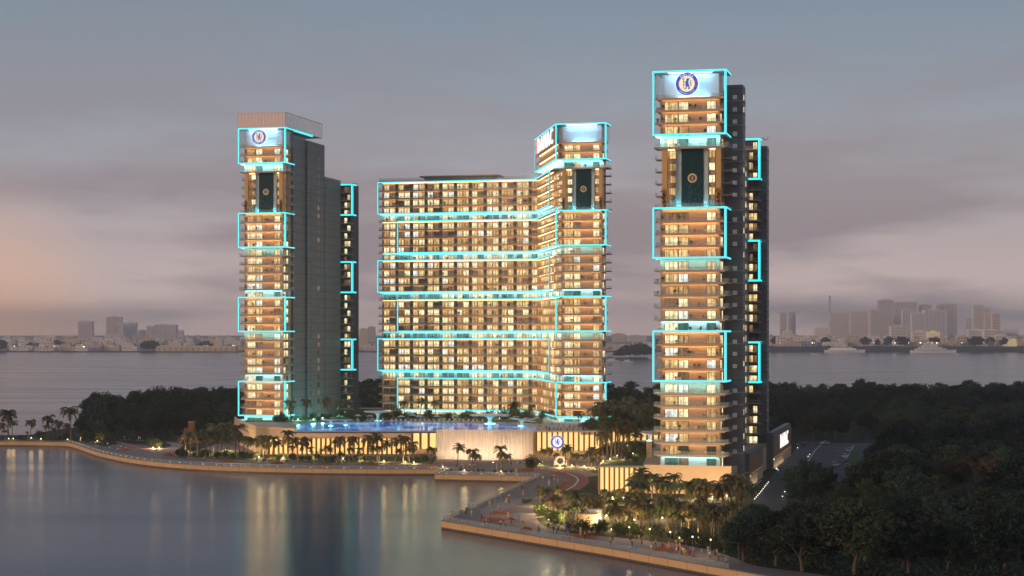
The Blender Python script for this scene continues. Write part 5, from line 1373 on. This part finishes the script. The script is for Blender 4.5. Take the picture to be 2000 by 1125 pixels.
def person(px, py, zone, top=None, legs=None, z=ZP, Y=None, pose=None):
    top = top or rp_.choice(list(CLO)); legs = legs or rp_.choice(['black', 'grey', 'blue', 'beige', 'white', 'black'])
    k = rp_.randrange(5) if pose is None else pose
    o = link('person', PM[k]); o.location = ground(px, py, z) if Y is None else at(px, Y, z)
    o.rotation_euler.z = rp_.uniform(0, 6.28); o.scale = (rp_.uniform(.95, 1.08),) * 3
    for i, m_ in enumerate((CM[top], CM[legs], rp_.choice(SKIN), HAIR)): o.material_slots[i].link = 'OBJECT'; o.material_slots[i].material = m_
    tag(o, 'x', 'person', 'people strolling on the waterfront'); PREG[zone].append((o, top, legs, ['standing', 'walking', 'walking', 'running', 'standing'][k]))
W1 = 'near the promenade tip'
for x, y, t_, l_ in ((285, 400, 'white', 'black'), (288, 455, 'blue', 'blue'), (338, 405, 'black', 'black'), (345, 400, 'black', 'grey'), (361, 378, 'grey', 'black'), (385, 425, 'white', 'beige'), (480, 455, 'black', 'black'), (500, 495, 'red', 'black'), (520, 500, 'orange', 'grey'), (560, 490, 'black', 'blue'), (553, 335, 'yellow', 'beige'), (640, 375, 'pink', 'blue'), (655, 520, 'white', 'black'), (703, 520, 'beige', 'black'), (205, 425, 'black', 'black'), (275, 395, 'beige', 'white'), (490, 520, 'pink', 'white')): person(*c5(x, y), W1, t_, l_)
W2 = 'on the pointed promenade'
for x, y, t_, l_ in ((705, 325, 'white', 'blue'), (712, 300, 'orange', 'black'), (738, 315, 'black', 'black'), (734, 265, 'white', 'black'), (725, 290, 'red', 'blue'), (763, 255, 'black', 'grey'), (858, 185, 'black', 'black'), (864, 225, 'yellow', 'orange'), (1107, 135, 'white', 'white'), (1150, 75, 'white', 'black'), (1154, 110, 'yellow', 'grey'), (1190, 105, 'grey', 'white'), (1148, 580, 'black', 'black'), (1050, 95, 'white', 'red'), (1130, 80, 'grey', 'black')): person(*c5(x, y), W2, t_, l_)
W3 = 'along the near railing'
for x, y, t_, l_ in ((1400, 630, 'orange', 'beige'), (1440, 630, 'yellow', 'black'), (1680, 690, 'orange', 'black'), (1706, 715, 'white', 'pink'), (1880, 720, 'black', 'blue')): person(*c5(x, y), W3, t_, l_)
for x, y, t_, l_ in ((437, 560, 'white', 'beige'), (542, 545, 'black', 'black'), (606, 565, 'pink', 'blue'), (671, 590, 'white', 'blue'), (735, 595, 'white', 'yellow'), (742, 600, 'yellow', 'beige'), (758, 612, 'beige', 'orange'), (765, 585, 'black', 'black'), (790, 610, 'red', 'grey'), (805, 590, 'blue', 'black'), (822, 620, 'grey', 'pink'), (905, 605, 'beige', 'grey'), (967, 580, 'grey', 'white'), (978, 590, 'black', 'black'), (983, 628, 'white', 'grey'), (1030, 605, 'green', 'black'), (1050, 608, 'beige', 'black'), (1135, 690, 'white', 'black'), (722, 585, 'yellow', 'black'), (750, 570, 'black', 'orange')): person(*c6(x, y), W3, t_, l_)
W8 = 'by the near garden edge'
for i in range(34):
    t_ = rp_.random(); px = 985 + 430 * t_; person(px, 1027 + 66 * t_ + rp_.uniform(-10, 6) * (1.2 - t_ * .5), W8)
W4 = 'on the bend at the left'
c1 = lambda x, y: (x / 4.688, y / 4.688 + 740)
for x, y, t_, l_ in ((985, 620, 'white', 'black'), (1005, 655, 'white', 'red'), (1045, 635, 'red', 'black'), (1080, 670, 'white', 'blue'), (1108, 645, 'white', 'red'), (1135, 670, 'red', 'red'), (1155, 660, 'white', 'black'), (1290, 610, 'black', 'black'), (1270, 560, 'white', 'white'), (1285, 565, 'white', 'black'), (1140, 555, 'white', 'grey'), (1395, 695, 'pink', 'blue'), (1435, 655, 'black', 'black'), (1545, 712, 'red', 'red'), (1565, 710, 'orange', 'black'), (1650, 725, 'black', 'grey'), (1698, 730, 'black', 'black'), (740, 565, 'white', 'white'), (735, 590, 'beige', 'black'), (905, 640, 'grey', 'black'), (1600, 690, 'white', 'pink')): person(*c1(x, y), W4, t_, l_)
W5 = 'below the podium'
for x, y, t_, l_ in ((90, 575, 'white', 'black'), (185, 580, 'beige', 'black'), (285, 585, 'red', 'red'), (545, 575, 'white', 'grey'), (580, 580, 'black', 'black'), (605, 580, 'white', 'white'), (675, 585, 'beige', 'white'), (640, 585, 'grey', 'black'), (1090, 605, 'grey', 'black'), (1215, 570, 'red', 'black'), (1310, 610, 'black', 'grey'), (1320, 615, 'white', 'black'), (1370, 605, 'white', 'yellow'), (1590, 610, 'yellow', 'black'), (1600, 600, 'orange', 'grey'), (1885, 620, 'white', 'beige'), (1910, 620, 'beige', 'white'), (1655, 612, 'red', 'black'), (850, 605, 'black', 'blue'), (960, 585, 'pink', 'grey')): person(*c2(x, y), W5, t_, l_)
W6 = 'before the waterfall wall'
for x, y, t_, l_ in ((75, 620, 'white', 'red'), (105, 620, 'beige', 'grey'), (490, 640, 'red', 'black'), (575, 680, 'black', 'black'), (680, 640, 'white', 'black'), (690, 645, 'pink', 'white'), (735, 640, 'red', 'grey'), (750, 640, 'white', 'black'), (790, 640, 'beige', 'black'), (1135, 620, 'black', 'black'), (1190, 615, 'white', 'grey'), (1220, 620, 'black', 'red'), (1262, 625, 'grey', 'black'), (1180, 685, 'white', 'white'), (1215, 690, 'black', 'blue'), (1485, 790, 'white', 'white'), (1535, 740, 'white', 'yellow'), (1570, 770, 'grey', 'black'), (525, 665, 'white', 'white')): person(*c3(x, y), W6, t_, l_)
W7 = 'in the deck crowd'
for i in range(34): person(1054 + i * 2.9 + rp_.uniform(-1.5, 1.5), 0, W7, None, None, ZD, rp_.uniform(664, 700))
for zone, L in PREG.items():
    groups = defaultdict(list)
    for o, t_, l_, ps in L: groups[(t_, l_)].append((o, ps))
    for (t_, l_), xs in groups.items():
        xs.sort(key=lambda e: e[0].location.x / e[0].location.y)
        what = f'all in {t_}' if t_ == l_ else f'in {t_} top, {l_} bottoms'
        for i, (o, ps) in enumerate(xs):
            o['label'] = f'person {what} {ps} {zone}' + (f', {ordn(i + 1)} from left' if len(xs) > 1 else '')

# ================================================================ CARS
def car_mesh():
    body = MB(); cab = MB()
    prof = [(-2.1, .35), (-2.1, .78), (-1.95, .92), (-.9, 1.0), (1.55, 1.02), (2.1, .9), (2.15, .4)]
    top = [(-.95, .98), (-.35, 1.42), (.9, 1.46), (1.65, 1.0)]
    def ext(mb, pr, hw, tap=0, m=0):
        n_ = len(pr); i = len(mb.v); zc = max(p[1] for p in pr)
        for sgn in (-1, 1):
            mb.v += [(sgn * (hw - (tap if p[1] > 1.2 else 0)), p[0], p[1]) for p in pr]
        mb.f += [tuple(i + k for k in range(n_)), tuple(i + n_ + k for k in reversed(range(n_)))]; mb.m += [m, m]
        for k in range(n_):
            j = (k + 1) % n_; mb.f.append((i + k, i + n_ + k, i + n_ + j, i + j)); mb.m.append(m)
    ext(body, prof, .88); ext(body, [(-.35, 1.43), (-.3, 1.47), (.85, 1.51), (.95, 1.46)], .68)
    ext(cab, top, .80, .14)
    wh = MB()
    rim = MB()
    for r0, mb in ((.33, wh), (.20, rim)):
        x0 = -.11 if mb is wh else -.13
        mb.tube([(x0, 0, 0), (-x0, 0, 0)], r0, 14)
    hl = MB().box(-.26, .26, -.05, .05, -.08, .08)
    return body, cab, wh, rim, hl
cb, cc_, cw_, crm, chl = car_mesh()
M['tyre'] = mat('tyre', (.02, .02, .02), .9, .1, 3); M['carglass'] = mat('car_glass', (.03, .035, .04), .08, .1, 2, spec=.6); M['hl'] = mat('clear_lens', (.7, .72, .75), .1, .05, 2); M['tl'] = mat('red_lens', (.4, .02, .02), .2, .05, 2)
CPM = {k: mat('paint_' + k, v, .25, .05, 2, spec=.6) for k, v in {'silver': (.45, .46, .48), 'white': (.75, .75, .76), 'dark': (.045, .045, .05), 'maroon': (.10, .04, .04), 'blue': (.12, .16, .25)}.items()}
bme = cb.mesh('car_body', CPM['silver']); cme = cc_.mesh('car_cabin', M['carglass']); wme = cw_.mesh('car_wheel', M['tyre']); rme = crm.mesh('car_rim', M['alu']); hme = chl.mesh('car_headlight', M['hl']); tme = chl.mesh('car_taillight', M['tl'])
def car(x, y, colr, rz, label):
    t = thing('parked_car', label, 'car', ground(*c7(x, y), ZP) + Vector((0, 0, .075)), R(rz), 'cars on the parking court', 1.12)
    b_ = link('body', bme, t); b_.material_slots[0].link = 'OBJECT'; b_.material_slots[0].material = CPM[colr]
    link('windows', cme, t)
    for sx in (-.80, .80):
        for sy in (-1.35, 1.35): w_ = link('wheel', wme, t, (sx, sy, .33)); link('rim', rme, w_)
        link('headlight', hme, t, (sx * .7, -2.09, .72)); link('taillight', tme, t, (sx * .7, 2.12, .74))
for a in ((950, 742, 'silver', 8, 'silver car alone in the middle of the parking court'), (1068, 648, 'white', -8, 'white car parked second from the back of the row'), (1078, 706, 'dark', -10, 'black car parked just in front of the white one'), (1095, 762, 'maroon', -8, 'maroon car at the front of the parked row'), (1112, 582, 'silver', -14, 'silver car at the back of the parked row'), (1215, 802, 'white', -70, 'white car parked across at the edge of the wood'), (1295, 690, 'silver', -62, 'silver car half hidden by the tree on the verge'), (850, 497, 'silver', -40, 'silver car under trees at the court entrance'), (602, 520, 'dark', -75, 'dark car waiting past the boarded wall on the road')): car(*a)

# ================================================================ PLANTS AND SEATS ON THE BALCONIES
rr = random.Random(61)
def pot_meshes(seed, red=False, tall=False):
    r_ = random.Random(seed); p = MB(); p.lathe([(.18, 0), (.26, .42), (.23, .44), (.02, .42)], 10)
    c = MB(); hh = 2.6 if tall else 1.1
    for i in range(22 if not tall else 60):
        a = r_.uniform(0, 6.28); z0 = .42 + (r_.random() * hh if tall else r_.random() * .4); L = r_.uniform(.4, .85)
        d = Vector((math.cos(a), math.sin(a), r_.uniform(.2, 1.6))).normalized(); s = Vector((-math.sin(a), math.cos(a), 0)) * .12
        q0 = Vector((0, 0, z0)); q1 = q0 + d * L * .6; q2 = q0 + d * L + Vector((0, 0, -.15))
        c.face([q0, q1 + s, q2, q1 - s])
    c.tube([(0, 0, .4), (0, 0, .42 + hh * .8)], .04, 5)
    return p.mesh('pot', M['pot']), c.mesh('pot_leaves', M['redleaf' if red else 'leaf'])
POTS = [pot_meshes(1), pot_meshes(2), pot_meshes(3)]; REDP = pot_meshes(4, True, True)
ch = MB(); ch.box(-.4, .4, -.4, .4, .32, .46)
for sx in (-.36, .30):
    for sy in (-.36, .30): ch.box(sx, sx + .06, sy, sy + .06, 0, .32)
ch_seat = ch.mesh('chair_seat', M['cushion']); ch_back = MB().box(-.4, .4, .32, .42, .46, .95).mesh('chair_back', M['cushion'])
def balcony_things(T, who, levels, n_pl, n_ch, kmax):
    for kind, cnt in (('potted_plant', n_pl), ('lounge_chair', n_ch)):
        used = defaultdict(list)
        for _ in range(cnt):
            k = rr.choice(levels)
            for _t in range(20):
                x = rr.choice([1.3, 3.0, 6.6, 7.6, 10.8, 12.2, 13.6, 15.0, 18.6, 20.2]) + rr.uniform(-.4, .4)
                if all(abs(x - u) > 1.2 for u in used[k]): break
            used[k].append(x)
        for k, xs in used.items():
            for i, x in enumerate(sorted(xs)):
                nm = f', {ordn(i + 1)} from left' if len(xs) > 1 else ''
                t = thing(kind, (f'potted plant on the {who}, {ordn(k)} balcony up' if kind == 'potted_plant' else f'pale lounge chair on the {who}, {ordn(k)} balcony up') + nm, 'plant' if kind == 'potted_plant' else 'chair',
                          on_tower(T, x, 1.55 if kind == 'potted_plant' else 1.75, k * H + .01), ANG + rr.uniform(-.6, .6), 'plants on the balconies' if kind == 'potted_plant' else 'chairs on the balconies', rr.uniform(.9, 1.45) if kind == 'potted_plant' else 1.1)
                a, c = rr.choice(POTS) if kind == 'potted_plant' else (ch_seat, ch_back)
                link('pot' if kind == 'potted_plant' else 'seat', a, t); link('leaves' if kind == 'potted_plant' else 'backrest', c, t)
lvA = [k for k in range(1, 25)] + [30, 31, 32]
lvC = [k for k in range(1, 21)] + [26, 27, 28, 29]
balcony_things(TA, 'left tower', lvA, 38, 14, 33); balcony_things(TB, 'middle tower', lvA, 44, 18, 33); balcony_things(TC, 'right tower', lvC, 62, 26, 30)
# plants along the wing
used = defaultdict(list)
for _ in range(95):
    k = rr.choice([5, 10, 15, 20, 25] * 3 + list(range(1, 30))); x = rr.uniform(WX + 3, i22[0] - 2)
    if all(abs(x - u) > 1.2 for u in used[k]): used[k].append(x)
for k, xs in used.items():
    for i, x in enumerate(sorted(xs)):
        t = thing('potted_plant', f'potted plant on the long wing, {ordn(k)} balcony up' + (f', {ordn(i + 1)} from left' if len(xs) > 1 else ''), 'plant', on_tower(TB, x, DY + 1.0, k * H + .02), rr.uniform(0, 6), 'plants on the balconies', rr.uniform(1.1, 1.6))
        a, c = rr.choice(POTS); link('pot', a, t); link('leaves', c, t)
for T, who, k in ((TA, 'left', 25), (TB, 'middle', 25), (TC, 'right', 21)):
    for x, sd_ in ((3.4, 'left'), (19.2, 'right')):
        t = thing('potted_plant', f'tall red-leaved plant at the foot of the {sd_} column, {who} tower', 'plant', on_tower(T, x + (-1.3 if sd_ == 'left' else 1.2) * 0, .62 + .0, k * H + .46), 0, 'red plants beside the columns', 1.6)
        t.location = on_tower(T, x - .2, 3.4 if False else 1.0 - .35, k * H + .46)
        link('pot', REDP[0], t); link('leaves', REDP[1], t)

# ================================================================ FAR SHORE
flat('far_shore', [(-5000, 4440), (-600, 4455), (-560, 4330), (-400, 4420), (200, 4480), (640, 4520), (900, 4460), (5000, 4400), (30000, 30000), (-30000, 30000)], 1.6, mat('far_shore_ground', (.22, .18, .16), .9, .4, .01))
M['c1'] = mat('haze_pale_concrete', (.86, .81, .77), .8, .1, .1); M['c2'] = mat('haze_rosy_concrete', (.82, .68, .62), .8, .1, .1); M['c3'] = mat('haze_grey_concrete', (.62, .55, .55), .8, .1, .1); M['c4'] = mat('sandy_render', (.66, .54, .40), .8, .1, .1); M['cwin'] = mat('haze_pale_glass', (.26, .24, .25), .3, .2, .1)  # distance haze and its rosy tint put into these pale colours
M['lity'] = emit('lit_yellow_wall', (.8, .58, .25), .55)
def city(px0, px1, top, Y, m, style, label, group='towers of the far city'):
    Y = Y * 1.62 if Y > 5300 else Y * 1.2
    x0, x1 = (px0 - CX) / F * Y, (px1 - CX) / F * Y; z1 = CZ - (top - HY) / F * Y
    t = thing('city_building', label, 'building', ((x0 + x1) / 2, Y, 1.5), 0, group)
    w_, h_ = (x1 - x0) / 2, z1 - 1.5
    q = MB(); q.box(-w_, w_, 0, max(20, w_ * 1.2), 0, h_); q.build('wall', M[m], t)
    q = MB(); q.box(-w_ * .5, w_ * .3, 4, 15, h_, h_ + 4); q.build('roof_plant', M[m], t)
    wb = MB()
    if style == 'h':
        k = 6
        while k < h_ - 3: wb.box(-w_ * .92, w_ * .92, -.4, -.01, k, k + 2.2); k += 5.5
    elif style == 'v':
        k = -w_ * .9
        while k < w_ * .85: wb.box(k, k + 3.0, -.4, -.01, 5, h_ - 4); k += 8
    else:
        zz = 5
        while zz < h_ - 4:
            k = -w_ * .9
            while k < w_ * .85: wb.box(k, k + 2.6, -.4, -.01, zz, zz + 2.4); k += 6.5
            zz += 6
    if wb.v: wb.build('window_band', M['cwin'], t)
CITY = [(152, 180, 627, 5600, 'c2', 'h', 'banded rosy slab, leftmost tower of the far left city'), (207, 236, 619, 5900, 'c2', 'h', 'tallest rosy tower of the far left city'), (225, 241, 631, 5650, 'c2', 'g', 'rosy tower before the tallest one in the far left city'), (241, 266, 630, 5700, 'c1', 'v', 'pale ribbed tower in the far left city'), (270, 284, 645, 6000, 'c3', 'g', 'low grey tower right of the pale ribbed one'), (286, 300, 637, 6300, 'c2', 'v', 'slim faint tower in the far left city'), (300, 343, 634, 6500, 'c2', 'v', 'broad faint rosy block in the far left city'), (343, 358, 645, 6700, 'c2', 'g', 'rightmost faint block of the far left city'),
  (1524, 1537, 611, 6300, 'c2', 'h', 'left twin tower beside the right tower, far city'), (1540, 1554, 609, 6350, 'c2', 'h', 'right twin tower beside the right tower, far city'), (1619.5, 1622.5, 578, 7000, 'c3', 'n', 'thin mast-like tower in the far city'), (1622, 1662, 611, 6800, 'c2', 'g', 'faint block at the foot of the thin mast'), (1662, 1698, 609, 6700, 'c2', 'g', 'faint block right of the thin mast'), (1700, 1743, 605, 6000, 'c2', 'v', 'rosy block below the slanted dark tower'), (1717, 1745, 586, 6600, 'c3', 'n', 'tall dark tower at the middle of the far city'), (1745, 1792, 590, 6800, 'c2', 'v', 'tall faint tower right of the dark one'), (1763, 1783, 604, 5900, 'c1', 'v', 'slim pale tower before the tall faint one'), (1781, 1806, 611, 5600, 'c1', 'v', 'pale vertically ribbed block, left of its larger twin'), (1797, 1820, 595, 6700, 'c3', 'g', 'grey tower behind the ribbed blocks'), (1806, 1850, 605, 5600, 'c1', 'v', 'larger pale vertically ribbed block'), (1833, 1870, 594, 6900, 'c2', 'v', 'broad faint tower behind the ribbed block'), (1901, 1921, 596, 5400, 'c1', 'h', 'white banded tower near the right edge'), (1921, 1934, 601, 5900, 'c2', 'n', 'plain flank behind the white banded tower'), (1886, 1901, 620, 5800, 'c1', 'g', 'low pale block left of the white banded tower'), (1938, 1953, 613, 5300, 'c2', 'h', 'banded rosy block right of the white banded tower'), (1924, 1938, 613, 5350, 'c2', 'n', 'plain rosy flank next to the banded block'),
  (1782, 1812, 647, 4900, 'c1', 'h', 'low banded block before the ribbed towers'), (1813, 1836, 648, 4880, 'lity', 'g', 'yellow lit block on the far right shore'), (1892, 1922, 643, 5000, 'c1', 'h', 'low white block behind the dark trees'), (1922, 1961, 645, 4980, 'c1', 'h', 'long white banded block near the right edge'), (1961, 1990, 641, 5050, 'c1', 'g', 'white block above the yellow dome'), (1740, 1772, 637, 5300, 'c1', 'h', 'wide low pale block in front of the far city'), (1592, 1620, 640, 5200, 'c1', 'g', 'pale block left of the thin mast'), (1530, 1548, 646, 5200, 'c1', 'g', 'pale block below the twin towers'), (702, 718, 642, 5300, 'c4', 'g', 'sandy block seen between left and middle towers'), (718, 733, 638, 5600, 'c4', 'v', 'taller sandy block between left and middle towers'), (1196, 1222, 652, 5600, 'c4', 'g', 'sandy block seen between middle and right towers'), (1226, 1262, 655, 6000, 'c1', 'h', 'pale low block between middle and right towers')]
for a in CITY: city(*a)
def house_mesh(seed, m):
    r_ = random.Random(seed); q = MB(); a = r_.uniform(.5, .8)
    q.box(-.5, .5, 0, .8, 0, .62, 0); q.box(-.5, -.5 + a, .1, .8, .62, 1.0, 0); q.box(-.52, .52, -.02, .82, .62, .66, 0)
    for i in range(5):
        x = -.42 + .18 * i
        for z in (.12, .38): 
            if r_.random() < .85: q.box(x, x + .08, -.012, .0, z, z + .14, 1)
        if x < -.5 + a - .12: q.box(x, x + .08, .088, .1, .74, .9, 1)
    return q.mesh('house', [M[m], M['cwin']])
HM = [house_mesh(i, m) for i, m in enumerate(('c1', 'c4', 'c1', 'c2', 'c4'))]
rr = random.Random(77); HR = []
def houses(px0, px1, n_, Y0, Y1, hmin, hmax, where, zb=1.5):
    L = []
    for i in range(n_):
        Yh = rr.uniform(Y0, Y1); px = px0 + (px1 - px0) * (i + rr.random()) / n_; k = rr.randrange(5)
        o = link('house', HM[k]); o.location = at(px, Yh, zb); h_ = rr.uniform(hmin, hmax); o.scale = (rr.uniform(14, 48), rr.uniform(14, 30), h_)
        tag(o, 'x', 'house', 'low houses on the far shore'); L.append((px, o))
    L.sort(key=lambda e: e[0])
    for i, (px, o) in enumerate(L): o['label'] = f'small house {where}, {ordn(i + 1)} from left'
houses(-10, 465, 56, 4520, 4800, 9, 24, 'on the front of the far left shore'); houses(-10, 465, 70, 4900, 8800, 18, 40, 'higher up the far left shore')
houses(1505, 2005, 66, 4560, 4900, 9, 26, 'on the front of the far right shore', 13); houses(1505, 2005, 80, 5000, 8800, 20, 42, 'higher up the far right shore')
houses(697, 738, 6, 4600, 5200, 10, 20, 'beyond the left gap between towers'); houses(1186, 1274, 9, 4700, 5600, 10, 22, 'beyond the right gap between towers')
fw = thing('harbour_fort', 'long low sandy fort wall on the far left shore', 'fort', at(383, 4470, 1.6), 0)
q = MB(); q.box(-100, 98, 0, 40, 0, 13); q.box(-72, -40, 10, 40, 13, 24); q.box(40, 62, 20, 40, 13, 30); q.build('wall', M['c4'], fw)
q = MB()
for i in range(14): q.box(-94 + i * 14, -90 + i * 14, -.5, -.01, 2, 8)
q.build('arch', M['cwin'], fw)
dm = thing('event_dome', 'yellow lit dome tent at the far right shore', 'dome', at(1984, 4600, 13), 0)
q = MB(); q.lathe([(34 * math.cos(a), 21 * math.sin(a)) for a in [k * math.pi / 16 for k in range(8)]] + [(.2, 21)], 24); q.build('shell', M['lity'], dm, True)
q = MB(); q.lathe([(34.6, -.5), (34.6, 1.5), (34, 1.6)], 24); q.build('base', M['c3'], dm)
bk = MB(); xa, xb = at(1495, 4500).x, at(2060, 4500).x
i_ = 0; N_ = 40
rowsb = []
for k in range(N_ + 1):
    x = xa + (xb - xa) * k / N_; hh = 12 + 2.5 * math.sin(k * .9) + 1.5 * math.sin(k * 2.3)
    rowsb.append([(x, 4485, -1), (x, 4530, hh), (x, 4620, 13)])
for k in range(N_):
    for j in range(2): bk.face([rowsb[k][j], rowsb[k + 1][j], rowsb[k + 1][j + 1], rowsb[k][j + 1]])
bk.face([(xa, 4620, 13), (xb, 4620, 13), (xb, 4960, 13), (xa, 4960, 13)])
structure(bk.build('embankment', mat('shore_bank', (.07, .062, .05), .9, .4, .03)))
# far trees
L = []
for i in range(64):
    right = i % 2; px = rr.uniform(1505, 2000) if right else rr.uniform(-5, 465)
    t = thing('broadleaf_tree', 'x', 'tree', at(px, rr.uniform(4560, 4950), 12.5 if right else 1.5), rr.uniform(0, 6), 'trees on the far shore', rr.uniform(1.2, 2.4))
    k = rr.randrange(4); link('trunk', TREES[k][0], t); link('crown', TREES[k][1], t); L.append((px, right, t))
for px, right in ((1905, 1), (1912, 1), (1902, 1), (1760, 1), (1766, 1), (285, 0), (292, 0), (300, 0), (424, 0), (1690, 1)):
    t = thing('broadleaf_tree', 'x', 'tree', at(px, 4560, 12 if right else 1.5), rr.uniform(0, 6), 'trees on the far shore', 2.2); link('trunk', TREES[1][0], t); link('crown', TREES[1][1], t); L.append((px, right, t))
for side, nm in ((0, 'left'), (1, 'right')):
    for i, (px, _, t) in enumerate(sorted([e for e in L if e[1] == side], key=lambda e: e[0])): t['label'] = f'hazy tree among houses on the far {nm} shore, {ordn(i + 1)} from left'
# islet between the towers
flat('islet', [(at(1180, 3300)), (at(1215, 3260)), (at(1268, 3280)), (at(1262, 3420)), (at(1190, 3420))], 1.2, mat('islet_ground', (.16, .14, .10), .9, .3, .02))
for i, (px, s_) in enumerate(((1214, 1.6), (1222, 2.0), (1231, 2.1), (1240, 2.3), (1250, 2.5), (1258, 2.2), (1245, 2.0), (1205, 1.3), (1264, 1.8))):
    t = thing('broadleaf_tree', f'hazy tree on the islet between middle and right tower, {ordn([2, 3, 4, 5, 7, 8, 6, 1, 9][i])} from left', 'tree', at(px, 3330 + (i % 3) * 20, 1.2), i, 'trees on the islet', s_); link('trunk', TREES[i % 4][0], t); link('crown', TREES[i % 4][1], t)
# shore lamps
lmh = MB().lathe([(.02, 1.5), (.9, 1.1), (1.2, .3), (.8, -.4), (.1, -.6)], 8).mesh('shore_lamp_globe', emit('shore_lamp', (1, .80, .45), 9, 'NONE')); lmp = MB().lathe([(.25, -9), (.2, -.5)], 6).mesh('shore_lamp_post', M['pole'])
L = sorted([rr.uniform(1515, 2000) for _ in range(70)] + [rr.uniform(5, 465) for _ in range(36)])
for i, px in enumerate(L):
    t = thing('street_lamp', f'tiny glowing street lamp on the far shore, {ordn(i + 1)} from left', 'street lamp', at(px, rr.choice([rr.uniform(4530, 4750), rr.uniform(4700, 6400)]), 22 if px > 1000 else 12.6), 0, 'tiny lamps on the far shore', rr.uniform(.5, 1.0)); link('globe', lmh, t); link('post', lmp, t)
# ships
M['shipwhite'] = mat('ship_paint', (.88, .88, .87), .5, .04, .1)
def ship(px, Y, L_, label, decks):
    t = thing('ship', label, 'ship', at(px, Y, 0), R(2))
    h = MB(); N = 14; i0 = 0; rows = []
    for k in range(N + 1):
        u = k / N; x = -L_ / 2 + L_ * u; wd = L_ * .07 * max(.02, math.sin(math.pi * min(1, u * .75 + .25))) if u > .1 else L_ * .055 * (u / .1 * .4 + .6)
        if u > .75: wd *= max(.04, (1 - (u - .75) / .25) ** .6)
        sheer = L_ * (.060 + .035 * max(0, u - .6) ** 1 + .012 * max(0, .25 - u))
        rows.append([(x, -wd * .7, -1), (x + L_ * .03 * (u - .5), -wd, sheer), (x + L_ * .03 * (u - .5), wd, sheer), (x, wd * .7, -1)])
    for r_ in rows: h.v += r_
    for k in range(N):
        for j in range(4): a, b_ = k * 4 + j, k * 4 + (j + 1) % 4; h.f.append((a, b_, b_ + 4, a + 4)); h.m.append(0)
    h.f += [(0, 1, 2, 3), tuple(N * 4 + j for j in (3, 2, 1, 0))]; h.m += [0, 0]
    h.build('hull', M['shipwhite'], t)
    z = L_ * .064
    for d in range(decks):
        q = MB(); x0, x1 = -L_ * (.40 - .07 * d), L_ * (.28 - .10 * d); q.box(x0, x1, -L_ * (.05 - .008 * d), L_ * (.05 - .008 * d), z, z + 3.4); q.box(x0 - 1, x1 + 1.5, -L_ * (.053 - .008 * d), L_ * (.053 - .008 * d), z + 3.41, z + 3.8); q.build('deckhouse', M['shipwhite'], t)
        w_ = MB(); k = x0 + 2
        while k < x1 - 3: w_.box(k, k + 2.2, -L_ * (.05 - .008 * d) - .15, -L_ * (.05 - .008 * d) - .01, z + 1, z + 2.6); k += 4
        o = w_.build('window_band', M['p_warm'] if d == 0 and decks == 2 else M['cwin'], t); z += 3.81
    q = MB(); q.box(-L_ * .06, L_ * .0, -2.5, 2.5, z, z + 4.5); q.build('funnel', M['c1'], t); q = MB(); q.tube([(L_ * .1, 0, z - 2), (L_ * .09, 0, z + 11)], .35, 6); q.build('mast', M['pole'], t)
ship(1650, 4360, 98, 'long white ship with lit deck moored on the left of the far right shore', 2)
ship(1823, 4250, 108, 'long white ship with high deckhouse moored before the yellow block', 3)
def boat(px, Y, L_, label):
    t = thing('boat', label, 'boat', at(px, Y, 0), R(5), None, L_ / 10)
    h = MB(); rows = []
    for k in range(9):
        u = k / 8; wd = 1.3 * max(.03, math.sin(math.pi * min(1, .3 + u * .7)) ** .7); rows.append([(-5 + 10 * u, -wd * .6, -.3), (-5 + 10 * u, -wd, .9 + .5 * u), (-5 + 10 * u, wd, .9 + .5 * u), (-5 + 10 * u, wd * .6, -.3)])
    for r_ in rows: h.v += r_
    for k in range(8):
        for j in range(4): a, b_ = k * 4 + j, k * 4 + (j + 1) % 4; h.f.append((a, b_, b_ + 4, a + 4)); h.m.append(0)
    h.f.append((0, 1, 2, 3)); h.m.append(0)
    h.build('hull', M['white'], t); q = MB(); q.box(-2, 1.8, -.8, .8, .9, 2.3); q.box(-2.4, 2.2, -.95, .95, 2.31, 2.5); q.build('cabin', M['white'], t)
boat(1195, 2900, 26, 'white boat lying off the islet between the towers'); boat(1225, 2870, 20, 'smaller white boat close before the islet'); boat(1871, 3900, 12, 'small lit boat right of the ships'); boat(1705, 1750, 5, 'tiny boat on the lagoon beyond the right wood')

# ================================================================ HAZE
hz, n, l = new_mat('evening_haze'); n.remove(n['Principled BSDF'])
pv_ = n.new('ShaderNodeVolumePrincipled'); pv_.inputs['Color'].default_value = (.99, .92, .90, 1); pv_.inputs['Density'].default_value = .000095; pv_.inputs['Anisotropy'].default_value = .72
l.new(pv_.outputs[0], n['Material Output'].inputs['Volume'])
q = MB(); q.box(-4500, 4500, -300, 12500, -3.5, 190); o = q.build('haze', hz); o['kind'] = 'stuff'
sc.view_settings.view_transform = 'Standard'; sc.view_settings.look = 'None'; sc.view_settings.exposure = .3; sc.view_settings.gamma = 1
sc.cycles.use_denoising = True
sc.cycles.max_bounces = 6; sc.cycles.diffuse_bounces = 3; sc.cycles.glossy_bounces = 3; sc.cycles.transparent_max_bounces = 16; sc.cycles.volume_bounces = 2
sc.cycles.sample_clamp_indirect = 4
